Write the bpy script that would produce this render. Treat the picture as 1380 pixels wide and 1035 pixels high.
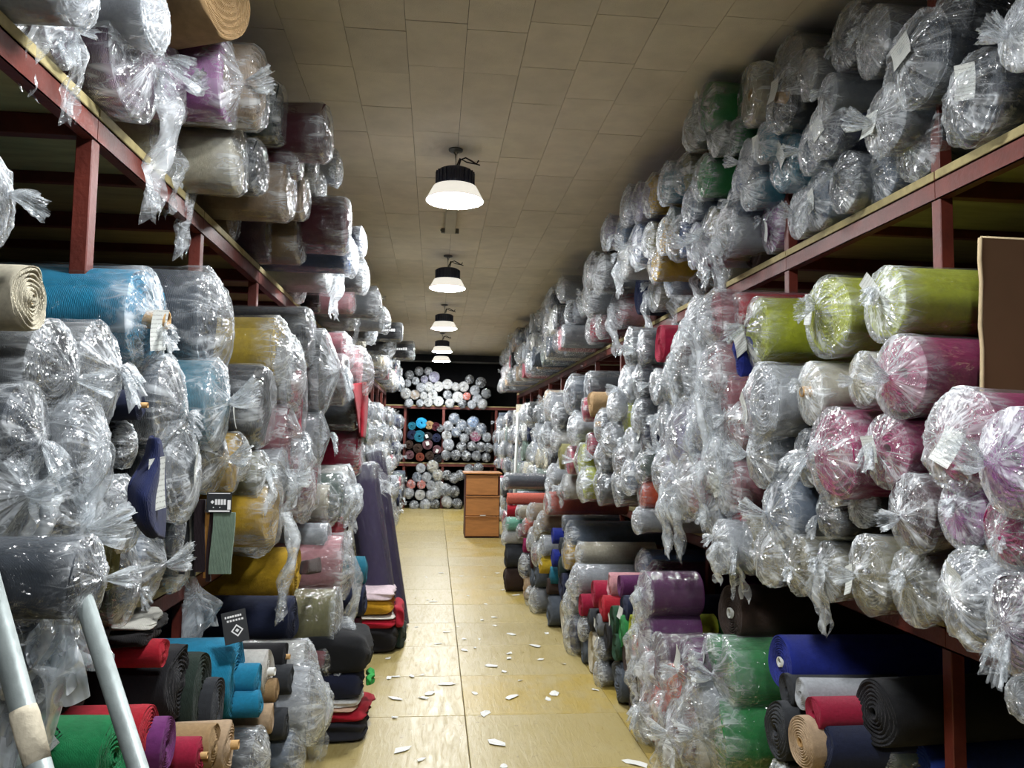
import bpy, bmesh, math, random
import numpy as np
from mathutils import Matrix, Vector, Euler

# ------------------------------------------------------------------ clear
for o in list(bpy.data.objects):
    bpy.data.objects.remove(o)
scene = bpy.context.scene
C = scene.collection
PI = math.pi

# ------------------------------------------------------------------ camera
FPX, CW, CH = 1040.0, 1380.0, 1035.0
CAM = Vector((0.0, 0.0, 1.6))
VPX, VPY = 586.0, 590.0
fwd = Vector(((VPX - CW / 2) / FPX, -(VPY - CH / 2) / FPX, -1.0)).normalized()
rl = math.radians(1.3)
up = Vector((math.sin(rl), math.cos(rl), 0.0))
up = (up - fwd * up.dot(fwd)).normalized()
rgt = fwd.cross(up)
W2C = Matrix((rgt, fwd, up)).transposed()
C2W = W2C.transposed()
cam_d = bpy.data.cameras.new('camera')
cam_d.sensor_width = 36.0
cam_d.lens = 36.0 * FPX / CW
cam_d.clip_start = 0.02
cam = bpy.data.objects.new('camera', cam_d)
C.objects.link(cam)
cam.matrix_world = Matrix.Translation(CAM) @ C2W.to_4x4()
scene.camera = cam

# ------------------------------------------------------------------ light and exposure
world = bpy.data.worlds.new('world')
scene.world = world
world.use_nodes = True
world.node_tree.nodes['Background'].inputs[0].default_value = (0.5, 0.55, 0.6, 1)
world.node_tree.nodes['Background'].inputs[1].default_value = 0.05
LAMP_POWER = 260.0
SHADE_GLOW = 0.78
scene.view_settings.view_transform = 'Standard'
scene.view_settings.look = 'None'
scene.view_settings.gamma = 1.0
scene.view_settings.use_curve_mapping = False
scene.view_settings.exposure = 0.0
scene.cycles.max_bounces = 7
scene.cycles.diffuse_bounces = 4
scene.cycles.glossy_bounces = 2
scene.cycles.transmission_bounces = 3
scene.cycles.transparent_max_bounces = 14
scene.cycles.caustics_reflective = False
scene.cycles.caustics_refractive = False

LAMP_X, LAMP_YS = 0.10, [-1.05, 2.1, 5.25, 8.4, 11.55, 14.7, 16.5]
CEIL = 3.6
RNG = random.Random(7)


# ------------------------------------------------------------------ helpers
def lin(c):
    c = c / 255.0
    return c / 12.92 if c <= 0.04045 else ((c + 0.055) / 1.055) ** 2.4


def rgb(h):
    return (lin(int(h[0:2], 16)), lin(int(h[2:4], 16)), lin(int(h[4:6], 16)), 1.0)


def ray(u, v):
    d = Vector(((u - CW / 2) / FPX, -(v - CH / 2) / FPX, -1.0))
    return C2W @ d


def at_x(u, v, X):
    d = ray(u, v)
    return CAM + d * (X / d.x)


def at_y(u, v, Y):
    d = ray(u, v)
    return CAM + d * (Y / d.y)


def at_z(u, v, Z):
    d = ray(u, v)
    return CAM + d * ((Z - CAM.z) / d.z)


def me_from(name, verts, faces, mats=(), smooth=True):
    me = bpy.data.meshes.new(name)
    me.from_pydata([tuple(p) for p in verts], [], faces)
    if smooth:
        me.polygons.foreach_set('use_smooth', [True] * len(me.polygons))
    for m in mats:
        me.materials.append(m)
    me.update()
    return me


def grid_me(name, P, mats, wrap=True, smooth=True):
    R, N = P.shape[:2]
    faces = []
    for i in range(R - 1):
        for j in range(N if wrap else N - 1):
            k = (j + 1) % N
            faces.append((i * N + j, i * N + k, (i + 1) * N + k, (i + 1) * N + j))
    return me_from(name, P.reshape(-1, 3), faces, mats, smooth)


def link(name, me, parent=None, loc=(0, 0, 0), rot=(0, 0, 0), scale=(1, 1, 1), col=None):
    o = bpy.data.objects.new(name, me)
    C.objects.link(o)
    o.parent = parent
    o.location = loc
    o.rotation_euler = rot
    o.scale = scale
    if col:
        o.color = col
    return o


def thing(name, label, cat, loc=(0, 0, 0), rot=(0, 0, 0), group=None):
    o = bpy.data.objects.new(name, None)
    C.objects.link(o)
    o.empty_display_size = 0.1
    o.location = loc
    o.rotation_euler = rot
    tag(o, label, cat, group)
    return o


def tag(o, label, cat, group=None):
    o['label'] = label
    o['category'] = cat
    if group:
        o['group'] = group
    return o


def box_data(x0, x1, y0, y1, z0, z1):
    v = [(x0, y0, z0), (x1, y0, z0), (x1, y1, z0), (x0, y1, z0), (x0, y0, z1), (x1, y0, z1), (x1, y1, z1), (x0, y1, z1)]
    f = [(0, 3, 2, 1), (4, 5, 6, 7), (0, 1, 5, 4), (1, 2, 6, 5), (2, 3, 7, 6), (3, 0, 4, 7)]
    return v, f


def boxes(name, bs, mat):
    V, F = [], []
    for b in bs:
        v, f = box_data(*b)
        n = len(V)
        V += v
        F += [tuple(i + n for i in q) for q in f]
    return me_from(name, V, F, [mat], smooth=False)


def box_o(name, b, mat, parent=None, bevel=0.0, col=None):
    me = boxes(name, [b], mat)
    if bevel:
        bm = bmesh.new()
        bm.from_mesh(me)
        bmesh.ops.bevel(bm, geom=bm.edges[:], offset=bevel, segments=1, affect='EDGES')
        bm.to_mesh(me)
        bm.free()
    return link(name, me, parent, col=col)


def tube_me(name, pts, r, mat, n=10, caps=True):
    pts = [Vector(p) for p in pts]
    rs = r if isinstance(r, (list, tuple)) else [r] * len(pts)
    V, F = [], []
    ref = Vector((0, 0, 1))
    for i, p in enumerate(pts):
        t = (pts[min(i + 1, len(pts) - 1)] - pts[max(i - 1, 0)]).normalized()
        a = t.cross(ref)
        if a.length < 0.05:
            a = t.cross(Vector((1, 0, 0)))
        a.normalize()
        b = t.cross(a)
        for j in range(n):
            w = 2 * PI * j / n
            V.append(p + (a * math.cos(w) + b * math.sin(w)) * rs[i])
    for i in range(len(pts) - 1):
        for j in range(n):
            k = (j + 1) % n
            F.append((i * n + j, i * n + k, (i + 1) * n + k, (i + 1) * n + j))
    if caps:
        F.append(tuple(range(n - 1, -1, -1)))
        F.append(tuple(range((len(pts) - 1) * n, len(pts) * n)))
    return me_from(name, V, F, [mat])


def lathe_me(name, prof, mat, n=32):
    """profile of (radius, z)"""
    P = np.zeros((len(prof), n, 3))
    th = np.arange(n) * 2 * PI / n
    for i, (r, z) in enumerate(prof):
        P[i, :, 0] = r * np.cos(th)
        P[i, :, 1] = r * np.sin(th)
        P[i, :, 2] = z
    return grid_me(name, P, [mat])


# ------------------------------------------------------------------ materials
def nt(name):
    m = bpy.data.materials.new(name)
    m.use_nodes = True
    t = m.node_tree
    t.nodes.clear()
    out = t.nodes.new('ShaderNodeOutputMaterial')
    return m, t, out


def N(t, typ, **kw):
    n = t.nodes.new(typ)
    for k, v in kw.items():
        if k.startswith('i_'):
            n.inputs[k[2:].replace('_', ' ')].default_value = v
        elif k.startswith('n_'):
            n.inputs[int(k[2:])].default_value = v
        else:
            setattr(n, k, v)
    return n


def mapr(t, val, a, b, c, d, smooth=False):
    n = t.nodes.new('ShaderNodeMapRange')
    if smooth:
        n.interpolation_type = 'SMOOTHSTEP'
    for i, x in enumerate((a, b, c, d)):
        n.inputs[1 + i].default_value = x
    t.links.new(val, n.inputs[0])
    return n.outputs[0]


def math_n(t, op, a, b=None, clamp=False):
    n = t.nodes.new('ShaderNodeMath')
    n.operation = op
    n.use_clamp = clamp
    for i, x in enumerate((a, b)):
        if x is None:
            continue
        if isinstance(x, (int, float)):
            n.inputs[i].default_value = x
        else:
            t.links.new(x, n.inputs[i])
    return n.outputs[0]


def mix_col(t, fac, a, b, blend='MIX'):
    n = t.nodes.new('ShaderNodeMix')
    n.data_type = 'RGBA'
    n.blend_type = blend
    for s, x in ((0, fac), (6, a), (7, b)):
        if isinstance(x, (int, float)):
            n.inputs[s].default_value = x
        elif isinstance(x, tuple):
            n.inputs[s].default_value = x
        else:
            t.links.new(x, n.inputs[s])
    return n.outputs[2]


def coords(t, scale=(1, 1, 1), rnd=True, kind='Object'):
    tc = t.nodes.new('ShaderNodeTexCoord')
    mp = t.nodes.new('ShaderNodeMapping')
    mp.inputs['Scale'].default_value = scale
    t.links.new(tc.outputs[kind], mp.inputs['Vector'])
    if rnd:
        oi = t.nodes.new('ShaderNodeObjectInfo')
        m = math_n(t, 'MULTIPLY', oi.outputs['Random'], 37.0)
        cb = t.nodes.new('ShaderNodeCombineXYZ')
        for i in range(3):
            t.links.new(m, cb.inputs[i])
        t.links.new(cb.outputs[0], mp.inputs['Location'])
    return mp.outputs[0]


def simple_mat(name, col, rough=0.6, metal=0.0, var=0.25, scale=6.0, bump=0.0, bscale=60.0, obj_col=False, spec=0.5, aniso=(1, 1, 1)):
    m, t, out = nt(name)
    b = N(t, 'ShaderNodeBsdfPrincipled')
    b.inputs['Roughness'].default_value = rough
    b.inputs['Metallic'].default_value = metal
    b.inputs['Specular IOR Level'].default_value = spec
    v = coords(t, aniso)
    n = N(t, 'ShaderNodeTexNoise', i_Scale=scale, i_Detail=5.0, i_Roughness=0.6)
    t.links.new(v, n.inputs['Vector'])
    f = mapr(t, n.outputs[0], 0.3, 0.7, 1.0 - var, 1.0 + var * 0.4)
    if obj_col:
        oi = N(t, 'ShaderNodeObjectInfo')
        base = oi.outputs['Color']
    else:
        rg = N(t, 'ShaderNodeRGB')
        rg.outputs[0].default_value = col
        base = rg.outputs[0]
    cc = N(t, 'ShaderNodeVectorMath', operation='SCALE')
    t.links.new(base, cc.inputs[0])
    t.links.new(f, cc.inputs['Scale'])
    t.links.new(cc.outputs[0], b.inputs['Base Color'])
    if bump:
        n2 = N(t, 'ShaderNodeTexNoise', i_Scale=bscale, i_Detail=3.0)
        t.links.new(v, n2.inputs['Vector'])
        bp = N(t, 'ShaderNodeBump', i_Strength=bump, i_Distance=0.01)
        t.links.new(n2.outputs[0], bp.inputs['Height'])
        t.links.new(bp.outputs[0], b.inputs['Normal'])
    t.links.new(b.outputs[0], out.inputs[0])
    return m


def fabric_mat(name='woven_fabric', col=None, k=1.0):
    m, t, out = nt(name)
    b = N(t, 'ShaderNodeBsdfPrincipled')
    b.inputs['Roughness'].default_value = 0.85
    b.inputs['Specular IOR Level'].default_value = 0.25
    b.inputs['Sheen Weight'].default_value = 0.05
    v = coords(t, (k, k, k))
    n = N(t, 'ShaderNodeTexNoise', i_Scale=5.0, i_Detail=6.0, i_Roughness=0.65)
    t.links.new(v, n.inputs['Vector'])
    f = mapr(t, n.outputs[0], 0.3, 0.7, 0.82, 1.1)
    if col is None:
        oi = N(t, 'ShaderNodeObjectInfo')
        base = oi.outputs['Color']
    else:
        rg = N(t, 'ShaderNodeRGB')
        rg.outputs[0].default_value = col
        base = rg.outputs[0]
    cc = N(t, 'ShaderNodeVectorMath', operation='SCALE')
    t.links.new(base, cc.inputs[0])
    t.links.new(f, cc.inputs['Scale'])
    t.links.new(cc.outputs[0], b.inputs['Base Color'])
    # fine ribs around the roll and soft lengthwise creases
    w = N(t, 'ShaderNodeTexWave', i_Scale=14.0, i_Distortion=3.0, i_Detail=2.0)
    w.inputs['Detail Scale'].default_value = 1.5
    t.links.new(v, w.inputs['Vector'])
    n2 = N(t, 'ShaderNodeTexNoise', i_Scale=3.0, i_Detail=4.0)
    t.links.new(v, n2.inputs['Vector'])
    hsum = math_n(t, 'ADD', math_n(t, 'MULTIPLY', w.outputs[1], 0.35), n2.outputs[0])
    bp = N(t, 'ShaderNodeBump', i_Strength=0.55, i_Distance=0.06 / k)
    t.links.new(hsum, bp.inputs['Height'])
    t.links.new(bp.outputs[0], b.inputs['Normal'])
    t.links.new(b.outputs[0], out.inputs[0])
    return m


def film_mat(name, veil=0.03, crease_gain=0.7, gather=0.16, gloss=0.018, bump=0.55, tint=(0.90, 0.945, 0.985, 1), far=False):
    """thin clear polythene: mostly clear, whitened along pleats and creases (more where it is gathered), with a gloss coat"""
    m, t, out = nt(name)
    tc = N(t, 'ShaderNodeTexCoord')
    oi = N(t, 'ShaderNodeObjectInfo')
    rnd = math_n(t, 'MULTIPLY', oi.outputs['Random'], 37.0)
    sx = N(t, 'ShaderNodeSeparateXYZ')
    t.links.new(tc.outputs['Object'], sx.inputs[0])
    X_, Y_, Z_ = sx.outputs
    rr = math_n(t, 'ADD', math_n(t, 'SQRT', math_n(t, 'ADD', math_n(t, 'MULTIPLY', Y_, Y_), math_n(t, 'MULTIPLY', Z_, Z_))), 0.03)
    K = 2.5
    if far:
        X_ = math_n(t, 'MULTIPLY', X_, 5.0)
        rr = math_n(t, 'ADD', math_n(t, 'MULTIPLY', Y_, 5.0), math_n(t, 'MULTIPLY', Z_, 5.0))
        K = 9.0
    cb = N(t, 'ShaderNodeCombineXYZ')
    t.links.new(math_n(t, 'ADD', math_n(t, 'ADD', math_n(t, 'MULTIPLY', X_, 0.55), math_n(t, 'MULTIPLY', rr, 0.55)), rnd), cb.inputs[0])
    t.links.new(math_n(t, 'MULTIPLY', math_n(t, 'DIVIDE', Y_, rr), K), cb.inputs[1])
    t.links.new(math_n(t, 'MULTIPLY', math_n(t, 'DIVIDE', Z_, rr), K), cb.inputs[2])
    pn = N(t, 'ShaderNodeTexNoise', i_Scale=1.0, i_Detail=2.2, i_Roughness=0.55, i_Distortion=0.4)
    t.links.new(cb.outputs[0], pn.inputs['Vector'])
    pr = math_n(t, 'ABSOLUTE', math_n(t, 'SUBTRACT', pn.outputs[0], 0.5))
    pleat = math_n(t, 'POWER', mapr(t, pr, 0.0, 0.07, 1.0, 0.0), 1.6)
    v = coords(t, (0.5, 1, 1) if not far else (6, 6, 6))
    warp = N(t, 'ShaderNodeTexNoise', i_Scale=1.1, i_Detail=2.0)
    t.links.new(v, warp.inputs['Vector'])
    vm = N(t, 'ShaderNodeVectorMath', operation='MULTIPLY_ADD')
    t.links.new(warp.outputs['Color'], vm.inputs[0])
    vm.inputs[1].default_value = (1.2, 1.2, 1.2)
    t.links.new(v, vm.inputs[2])
    n2 = N(t, 'ShaderNodeTexNoise', i_Scale=2.2, i_Detail=3.0, i_Roughness=0.6)
    t.links.new(vm.outputs[0], n2.inputs['Vector'])
    r2 = math_n(t, 'ABSOLUTE', math_n(t, 'SUBTRACT', n2.outputs[0], 0.5))
    crumple = math_n(t, 'POWER', mapr(t, r2, 0.0, 0.06, 1.0, 0.0), 1.5)
    n3 = N(t, 'ShaderNodeTexNoise', i_Scale=1.2, i_Detail=2.0)
    t.links.new(vm.outputs[0], n3.inputs['Vector'])
    patch = mapr(t, n3.outputs[0], 0.47, 0.64, 0.0, 1.0, True)
    gath = mapr(t, X_, -0.75, 0.1, 0.0, 1.0, True) if not far else math_n(t, 'MULTIPLY', 1.0, 0.5)
    lw = N(t, 'ShaderNodeLayerWeight', i_Blend=0.35)
    crease = math_n(t, 'MAXIMUM', pleat, math_n(t, 'MULTIPLY', crumple, 0.75))
    crease = math_n(t, 'MULTIPLY', crease, mapr(t, gath, 0, 1, 0.045, 1.0))
    crease = math_n(t, 'MULTIPLY', crease, mapr(t, patch, 0, 1, 0.45, 1.0))
    bpn = N(t, 'ShaderNodeBump', i_Strength=bump, i_Distance=0.12)
    hh = math_n(t, 'ADD', math_n(t, 'MULTIPLY', pn.outputs[0], 1.0), math_n(t, 'MULTIPLY', n2.outputs[0], 0.8))
    t.links.new(hh, bpn.inputs['Height'])
    tr = N(t, 'ShaderNodeBsdfTransparent')
    tr.inputs[0].default_value = (0.97, 0.98, 0.985, 1)
    df = N(t, 'ShaderNodeBsdfDiffuse')
    df.inputs[0].default_value = tint
    tl = N(t, 'ShaderNodeBsdfTranslucent')
    tl.inputs[0].default_value = tint
    dm = N(t, 'ShaderNodeMixShader', n_0=0.3)
    t.links.new(df.outputs[0], dm.inputs[1])
    t.links.new(tl.outputs[0], dm.inputs[2])
    fac = math_n(t, 'MULTIPLY', patch, math_n(t, 'MULTIPLY', gath, 0.2))
    fac = math_n(t, 'ADD', fac, math_n(t, 'MULTIPLY', crease, crease_gain))
    fac = math_n(t, 'ADD', fac, math_n(t, 'MULTIPLY', gath, gather))
    fac = math_n(t, 'ADD', fac, veil)
    fac = math_n(t, 'ADD', fac, math_n(t, 'MULTIPLY', math_n(t, 'POWER', lw.outputs['Facing'], 3.0), 0.04), clamp=True)
    fac = math_n(t, 'MINIMUM', fac, 0.92)
    m1 = N(t, 'ShaderNodeMixShader')
    t.links.new(fac, m1.inputs[0])
    t.links.new(tr.outputs[0], m1.inputs[1])
    t.links.new(dm.outputs[0], m1.inputs[2])
    gl = N(t, 'ShaderNodeBsdfGlossy')
    gl.inputs['Roughness'].default_value = 0.15
    t.links.new(bpn.outputs[0], gl.inputs['Normal'])
    fr = N(t, 'ShaderNodeFresnel', i_IOR=1.5)
    gf = math_n(t, 'ADD', math_n(t, 'MULTIPLY', fr.outputs[0], 0.22), gloss, clamp=True)
    m2 = N(t, 'ShaderNodeMixShader')
    t.links.new(gf, m2.inputs[0])
    t.links.new(m1.outputs[0], m2.inputs[1])
    t.links.new(gl.outputs[0], m2.inputs[2])
    t.links.new(m2.outputs[0], out.inputs[0])
    return m


def paper_mat(name, lines=True):
    m, t, out = nt(name)
    b = N(t, 'ShaderNodeBsdfPrincipled')
    b.inputs['Roughness'].default_value = 0.7
    v = coords(t, (1, 1, 1), rnd=False)
    if lines:
        sx = N(t, 'ShaderNodeSeparateXYZ')
        t.links.new(v, sx.inputs[0])
        row = math_n(t, 'FRACT', math_n(t, 'MULTIPLY', sx.outputs[2], 7.0))
        band = math_n(t, 'LESS_THAN', math_n(t, 'ABSOLUTE', math_n(t, 'SUBTRACT', row, 0.5)), 0.17)
        nz = N(t, 'ShaderNodeTexNoise', i_Scale=24.0, i_Detail=1.0)
        t.links.new(v, nz.inputs['Vector'])
        ink = math_n(t, 'MULTIPLY', band, math_n(t, 'GREATER_THAN', nz.outputs[0], 0.5))
        c = mix_col(t, math_n(t, 'MULTIPLY', ink, 0.55), rgb('C9CCC8'), rgb('50504E'))
        t.links.new(c, b.inputs['Base Color'])
    else:
        b.inputs['Base Color'].default_value = rgb('D2D2CC')
    t.links.new(b.outputs[0], out.inputs[0])
    return m


def emit_mat(name, col, strength):
    m, t, out = nt(name)
    e = N(t, 'ShaderNodeEmission')
    e.inputs[0].default_value = col
    e.inputs[1].default_value = strength
    t.links.new(e.outputs[0], out.inputs[0])
    return m


M = {}
M['fabric'] = fabric_mat()
M['film'] = film_mat('clear_plastic_film', 0.0, 0.62, 0.06)
M['cloudy'] = film_mat('cloudy_plastic_film', 0.025, 0.70, 0.14)
M['tight'] = film_mat('tight_plastic_film', 0.0, 0.4, 0.05, 0.015, 0.35)
M['filmfar'] = film_mat('distant_plastic_film', 0.02, 0.65, 0.06, far=True)
M['paper'] = paper_mat('printed_paper')
M['scrap'] = paper_mat('scrap_paper', False)
M['kraft'] = simple_mat('kraft_card', rgb('B8925E'), 0.8, var=0.2, scale=8)
M['steel'] = simple_mat('red_oxide_steel', rgb('682A1F'), 0.5, var=0.35, scale=9, bump=0.15)
M['ply'] = simple_mat('plywood', rgb('A89A6C'), 0.75, var=0.25, scale=4, bump=0.1, aniso=(1, 6, 6))
def floor_mat():
    m, t, out = nt('coated_plywood')
    b = N(t, 'ShaderNodeBsdfPrincipled')
    oi = N(t, 'ShaderNodeObjectInfo')
    v = coords(t, (1, 1, 1))
    n1 = N(t, 'ShaderNodeTexNoise', i_Scale=3.0, i_Detail=6.0, i_Roughness=0.65)
    t.links.new(v, n1.inputs['Vector'])
    v2 = coords(t, (9, 1.2, 1))
    n2 = N(t, 'ShaderNodeTexNoise', i_Scale=3.5, i_Detail=5.0, i_Roughness=0.7, i_Distortion=1.2)
    t.links.new(v2, n2.inputs['Vector'])
    n3 = N(t, 'ShaderNodeTexNoise', i_Scale=26.0, i_Detail=3.0)
    t.links.new(v, n3.inputs['Vector'])
    worn = mapr(t, n1.outputs[0], 0.42, 0.66, 0.0, 0.75, True)
    c = mix_col(t, worn, oi.outputs['Color'], rgb('A3956A'))
    c = mix_col(t, mapr(t, n2.outputs[0], 0.52, 0.72, 0.0, 0.5), c, rgb('86743F'))
    c = mix_col(t, mapr(t, n3.outputs[0], 0.66, 0.74, 0.0, 0.6), c, rgb('6A5A34'))
    t.links.new(c, b.inputs['Base Color'])
    t.links.new(mapr(t, n2.outputs[0], 0.3, 0.7, 0.26, 0.5), b.inputs['Roughness'])
    bp = N(t, 'ShaderNodeBump', i_Strength=0.25, i_Distance=0.006)
    t.links.new(math_n(t, 'ADD', n1.outputs[0], n2.outputs[0]), bp.inputs['Height'])
    t.links.new(bp.outputs[0], b.inputs['Normal'])
    t.links.new(b.outputs[0], out.inputs[0])
    return m


M['floorply'] = floor_mat()
M['tile'] = simple_mat('ceiling_board', rgb('B5AC9A'), 0.85, var=0.12, scale=5, bump=0.3, bscale=220, obj_col=True)
M['gapdark'] = simple_mat('joint_backing_board', rgb('3B352C'), 0.9)  # dark backing slab showing through the floor and ceiling joints
M['plaster'] = simple_mat('dark_wall_paint', rgb('2A2A2E'), 0.85, var=0.2)
M['lampbody'] = simple_mat('lamp_driver_paint', rgb('2C3042'), 0.4, var=0.1)
M['galv'] = simple_mat('galvanised_tube', rgb('8E9796'), 0.5, metal=0.45, var=0.25, scale=14, bump=0.1)
M['masktape'] = simple_mat('masking_tape', rgb('CFC5AE'), 0.75, var=0.12, scale=20, bump=0.3)
M['cabwood'] = simple_mat('orange_wood_veneer', rgb('A9703A'), 0.5, var=0.22, scale=5, aniso=(1, 1, 5))
M['cabdark'] = simple_mat('dark_red_veneer', rgb('5A2A1E'), 0.5, var=0.2)
M['cardboard'] = simple_mat('brown_card_sheet', rgb('7A5B3E'), 0.85, var=0.12, scale=3)
M['cardedge'] = simple_mat('pale_card_edge', rgb('C9B48E'), 0.85, var=0.2)
M['blacktag'] = simple_mat('black_card', rgb('26282B'), 0.45, var=0.1)
M['ink'] = simple_mat('white_ink', rgb('E6E6E6'), 0.6, var=0.05)
M['blackink'] = simple_mat('black_ink', rgb('1A1A1C'), 0.6, var=0.05)
M['wirecover'] = simple_mat('black_cable', rgb('1D1B1A'), 0.5)
M['chrome'] = simple_mat('grey_metal_fitting', rgb('6D6C68'), 0.4, metal=0.6)
M['whitepaint'] = simple_mat('white_painted_tube', rgb('D5D6D2'), 0.5, var=0.1)
M['lampdisc'] = emit_mat('lit_lamp_diffuser', (0.97, 0.99, 1.0, 1), LAMP_POWER)


def shade_mat():
    m, t, out = nt('lit_lamp_shade')
    b = N(t, 'ShaderNodeBsdfPrincipled')
    b.inputs['Base Color'].default_value = rgb('DAD8CC')
    b.inputs['Roughness'].default_value = 0.45
    b.inputs['Emission Color'].default_value = (1.0, 0.96, 0.86, 1)
    b.inputs['Emission Strength'].default_value = SHADE_GLOW
    t.links.new(b.outputs[0], out.inputs[0])
    return m


M['shade'] = shade_mat()

# ------------------------------------------------------------------ the room
XL, XR, YF, YB = -2.75, 3.45, -2.5, 19.6


def struct(name, b, mat):
    o = box_o(name, b, mat)
    o['kind'] = 'structure'
    return o


floor = struct('floor', (XL, XR, YF, YB, -0.1, -0.012), M['gapdark'])
ceiling = struct('ceiling', (XL, XR, YF, YB, CEIL + 0.012, CEIL + 0.1), M['gapdark'])
struct('wall_left', (XL - 0.1, XL, YF, YB, 0, CEIL), M['plaster'])
struct('wall_right', (XR, XR + 0.1, YF, YB, 0, CEIL), M['plaster'])
struct('wall_back', (XL, XR, YB, YB + 0.1, 0, CEIL), M['plaster'])
struct('wall_front', (XL, XR, YF - 0.1, YF, 0, CEIL), M['plaster'])

# floor boards: one object each
fb = boxes('floor_board', [(-0.4485, 0.4485, -0.3735, 0.3735, -0.012, 0.0)], M['floorply'])
bm = bmesh.new(); bm.from_mesh(fb)
bmesh.ops.bevel(bm, geom=bm.edges[:], offset=0.003, segments=1, affect='EDGES')
bm.to_mesh(fb); bm.free()
r = random.Random(3)
for i in range(-2, 3):
    for k in range(0, 27):
        y = 2.72 + 0.75 * (k - 1)
        if y > YB - 0.4:
            continue
        j = r.uniform(0.92, 1.07)
        c = rgb('A08A44') if i > 0 and r.random() > 0.3 else rgb('9F8F5C')
        o = link('floor_board', fb, floor, (0.21 + 0.9 * i - 0.45, y, r.uniform(-0.0015, 0.0)), (r.uniform(-.001, .001), r.uniform(-.001, .001), 0), col=(c[0] * j, c[1] * j, c[2] * j, 1))
    o = None

# ceiling boards
tl_me = boxes('ceiling_tile', [(-0.1488, 0.1488, -0.2235, 0.2235, 0.0, 0.012)], M['tile'])
tiles = []
for i in range(-6, 12):
    for k in range(0, 40):
        x = 0.113 + 0.3 * i + 0.15
        y = 2.2 + 0.45 * k + (0.225 if i % 2 else 0.0) + 0.06 * ((i * 7) % 5 - 2)
        if y < YB - 0.25 and XL + .15 < x < XR - .15:
            tiles.append((x, y))
tiles.sort(key=lambda p: (p[1] > 3.0 and -1.45 < p[0] < 2.2 and p[1] or 99))
rest = []
for n_, (x, y) in enumerate(tiles):
    j = r.uniform(0.95, 1.05)
    c = rgb('E0D8C8')
    if n_ < 290:
        link('ceiling_tile', tl_me, ceiling, (x, y, CEIL + r.uniform(-.0015, .0015)), (r.uniform(-.002, .002), r.uniform(-.002, .002), 0), col=(c[0] * j, c[1] * j, c[2] * j, 1))
    else:
        rest.append((x - 0.1488, x + 0.1488, y - 0.2235, y + 0.2235, CEIL, CEIL + 0.012))
o = link('ceiling_tile_remainder', boxes('ceiling_tile_remainder', rest, M['tile']), ceiling, col=rgb('E0D8C8'))
o['kind'] = 'stuff'
# end panel over the back rack and cove strip
struct('trim_1', (XL, XR, 18.55, 18.7, CEIL - 0.16, CEIL - 0.002), M['plaster'])
struct('trim_2', (XL, XR, 18.5, 18.55, CEIL - 0.2, CEIL - 0.16), M['chrome'])

# ------------------------------------------------------------------ high bay lamps
PR = [(0.0, -0.155), (0.125, -0.155), (0.128, -0.14), (0.128, -0.05), (0.11, -0.035), (0.03, -0.03), (0.0, -0.03)]
lb = lathe_me('driver_housing', PR, M['lampbody'])
SR = [(0.126, -0.15), (0.15, -0.155), (0.195, -0.24), (0.202, -0.25), (0.198, -0.252), (0.19, -0.24), (0.145, -0.16), (0.126, -0.153)]
sh = lathe_me('reflector_shade', SR, M['shade'])
DR = [(0.0, -0.266), (0.1, -0.264), (0.17, -0.257), (0.192, -0.245), (0.0, -0.244)]
di = lathe_me('diffuser', DR, M['lampdisc'])
cn = lathe_me('ceiling_mount', [(0.0, 0.0), (0.05, 0.0), (0.048, -0.012), (0.02, -0.02), (0.0, -0.02)], M['chrome'], 20)
st = tube_me('hanger', [(0, 0, -0.0), (0, 0, 0.08), (0.015, 0, 0.1), (0, 0, 0.115), (-0.012, 0, 0.1), (0, 0, 0.085)], 0.005, M['chrome'], 8)
cb = tube_me('power_cable', [(0.02, 0, -0.01), (0.035, 0.0, 0.045), (0.07, 0, 0.06), (0.11, 0.0, 0.04), (0.145, 0, 0.02), (0.16, 0, 0.045)], 0.006, M['wirecover'], 8)
cb2 = tube_me('power_cable', [(0.0, 0.01, -0.02), (0.03, 0.02, 0.06), (0.08, 0.02, 0.035), (0.14, 0.0, 0.02), (0.17, 0, 0.012)], 0.005, M['wirecover'], 8)
fin = boxes('cooling_fin', [(0.126, 0.136, -0.004, 0.004, -0.14, -0.05)], M['lampbody'])
ordn = ['first', 'second', 'third', 'fourth', 'fifth', 'sixth', 'seventh', 'eighth', 'ninth', 'tenth', 'eleventh', 'twelfth', 'thirteenth', 'fourteenth', 'fifteenth',
        'sixteenth', 'seventeenth', 'eighteenth', 'nineteenth', 'twentieth', 'twenty-first', 'twenty-second', 'twenty-third', 'twenty-fourth', 'twenty-fifth', 'twenty-sixth', 'twenty-seventh',
        'twenty-eighth', 'twenty-ninth', 'thirtieth', 'thirty-first', 'thirty-second', 'thirty-third', 'thirty-fourth', 'thirty-fifth', 'thirty-sixth', 'thirty-seventh', 'thirty-eighth', 'thirty-ninth', 'fortieth']
LL_ = ['lit high bay lamp above and behind the viewer, out of the picture', 'lit high bay lamp overhead above the ladder, out of the picture', 'largest lit high bay lamp, first in view under the ceiling',
       'lit high bay lamp hanging second in the row over the aisle', 'lit high bay lamp hanging third in the row over the aisle', 'lit high bay lamp hanging fourth in the row over the aisle',
       'smallest lit high bay lamp, last in the row before the back rack']
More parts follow.
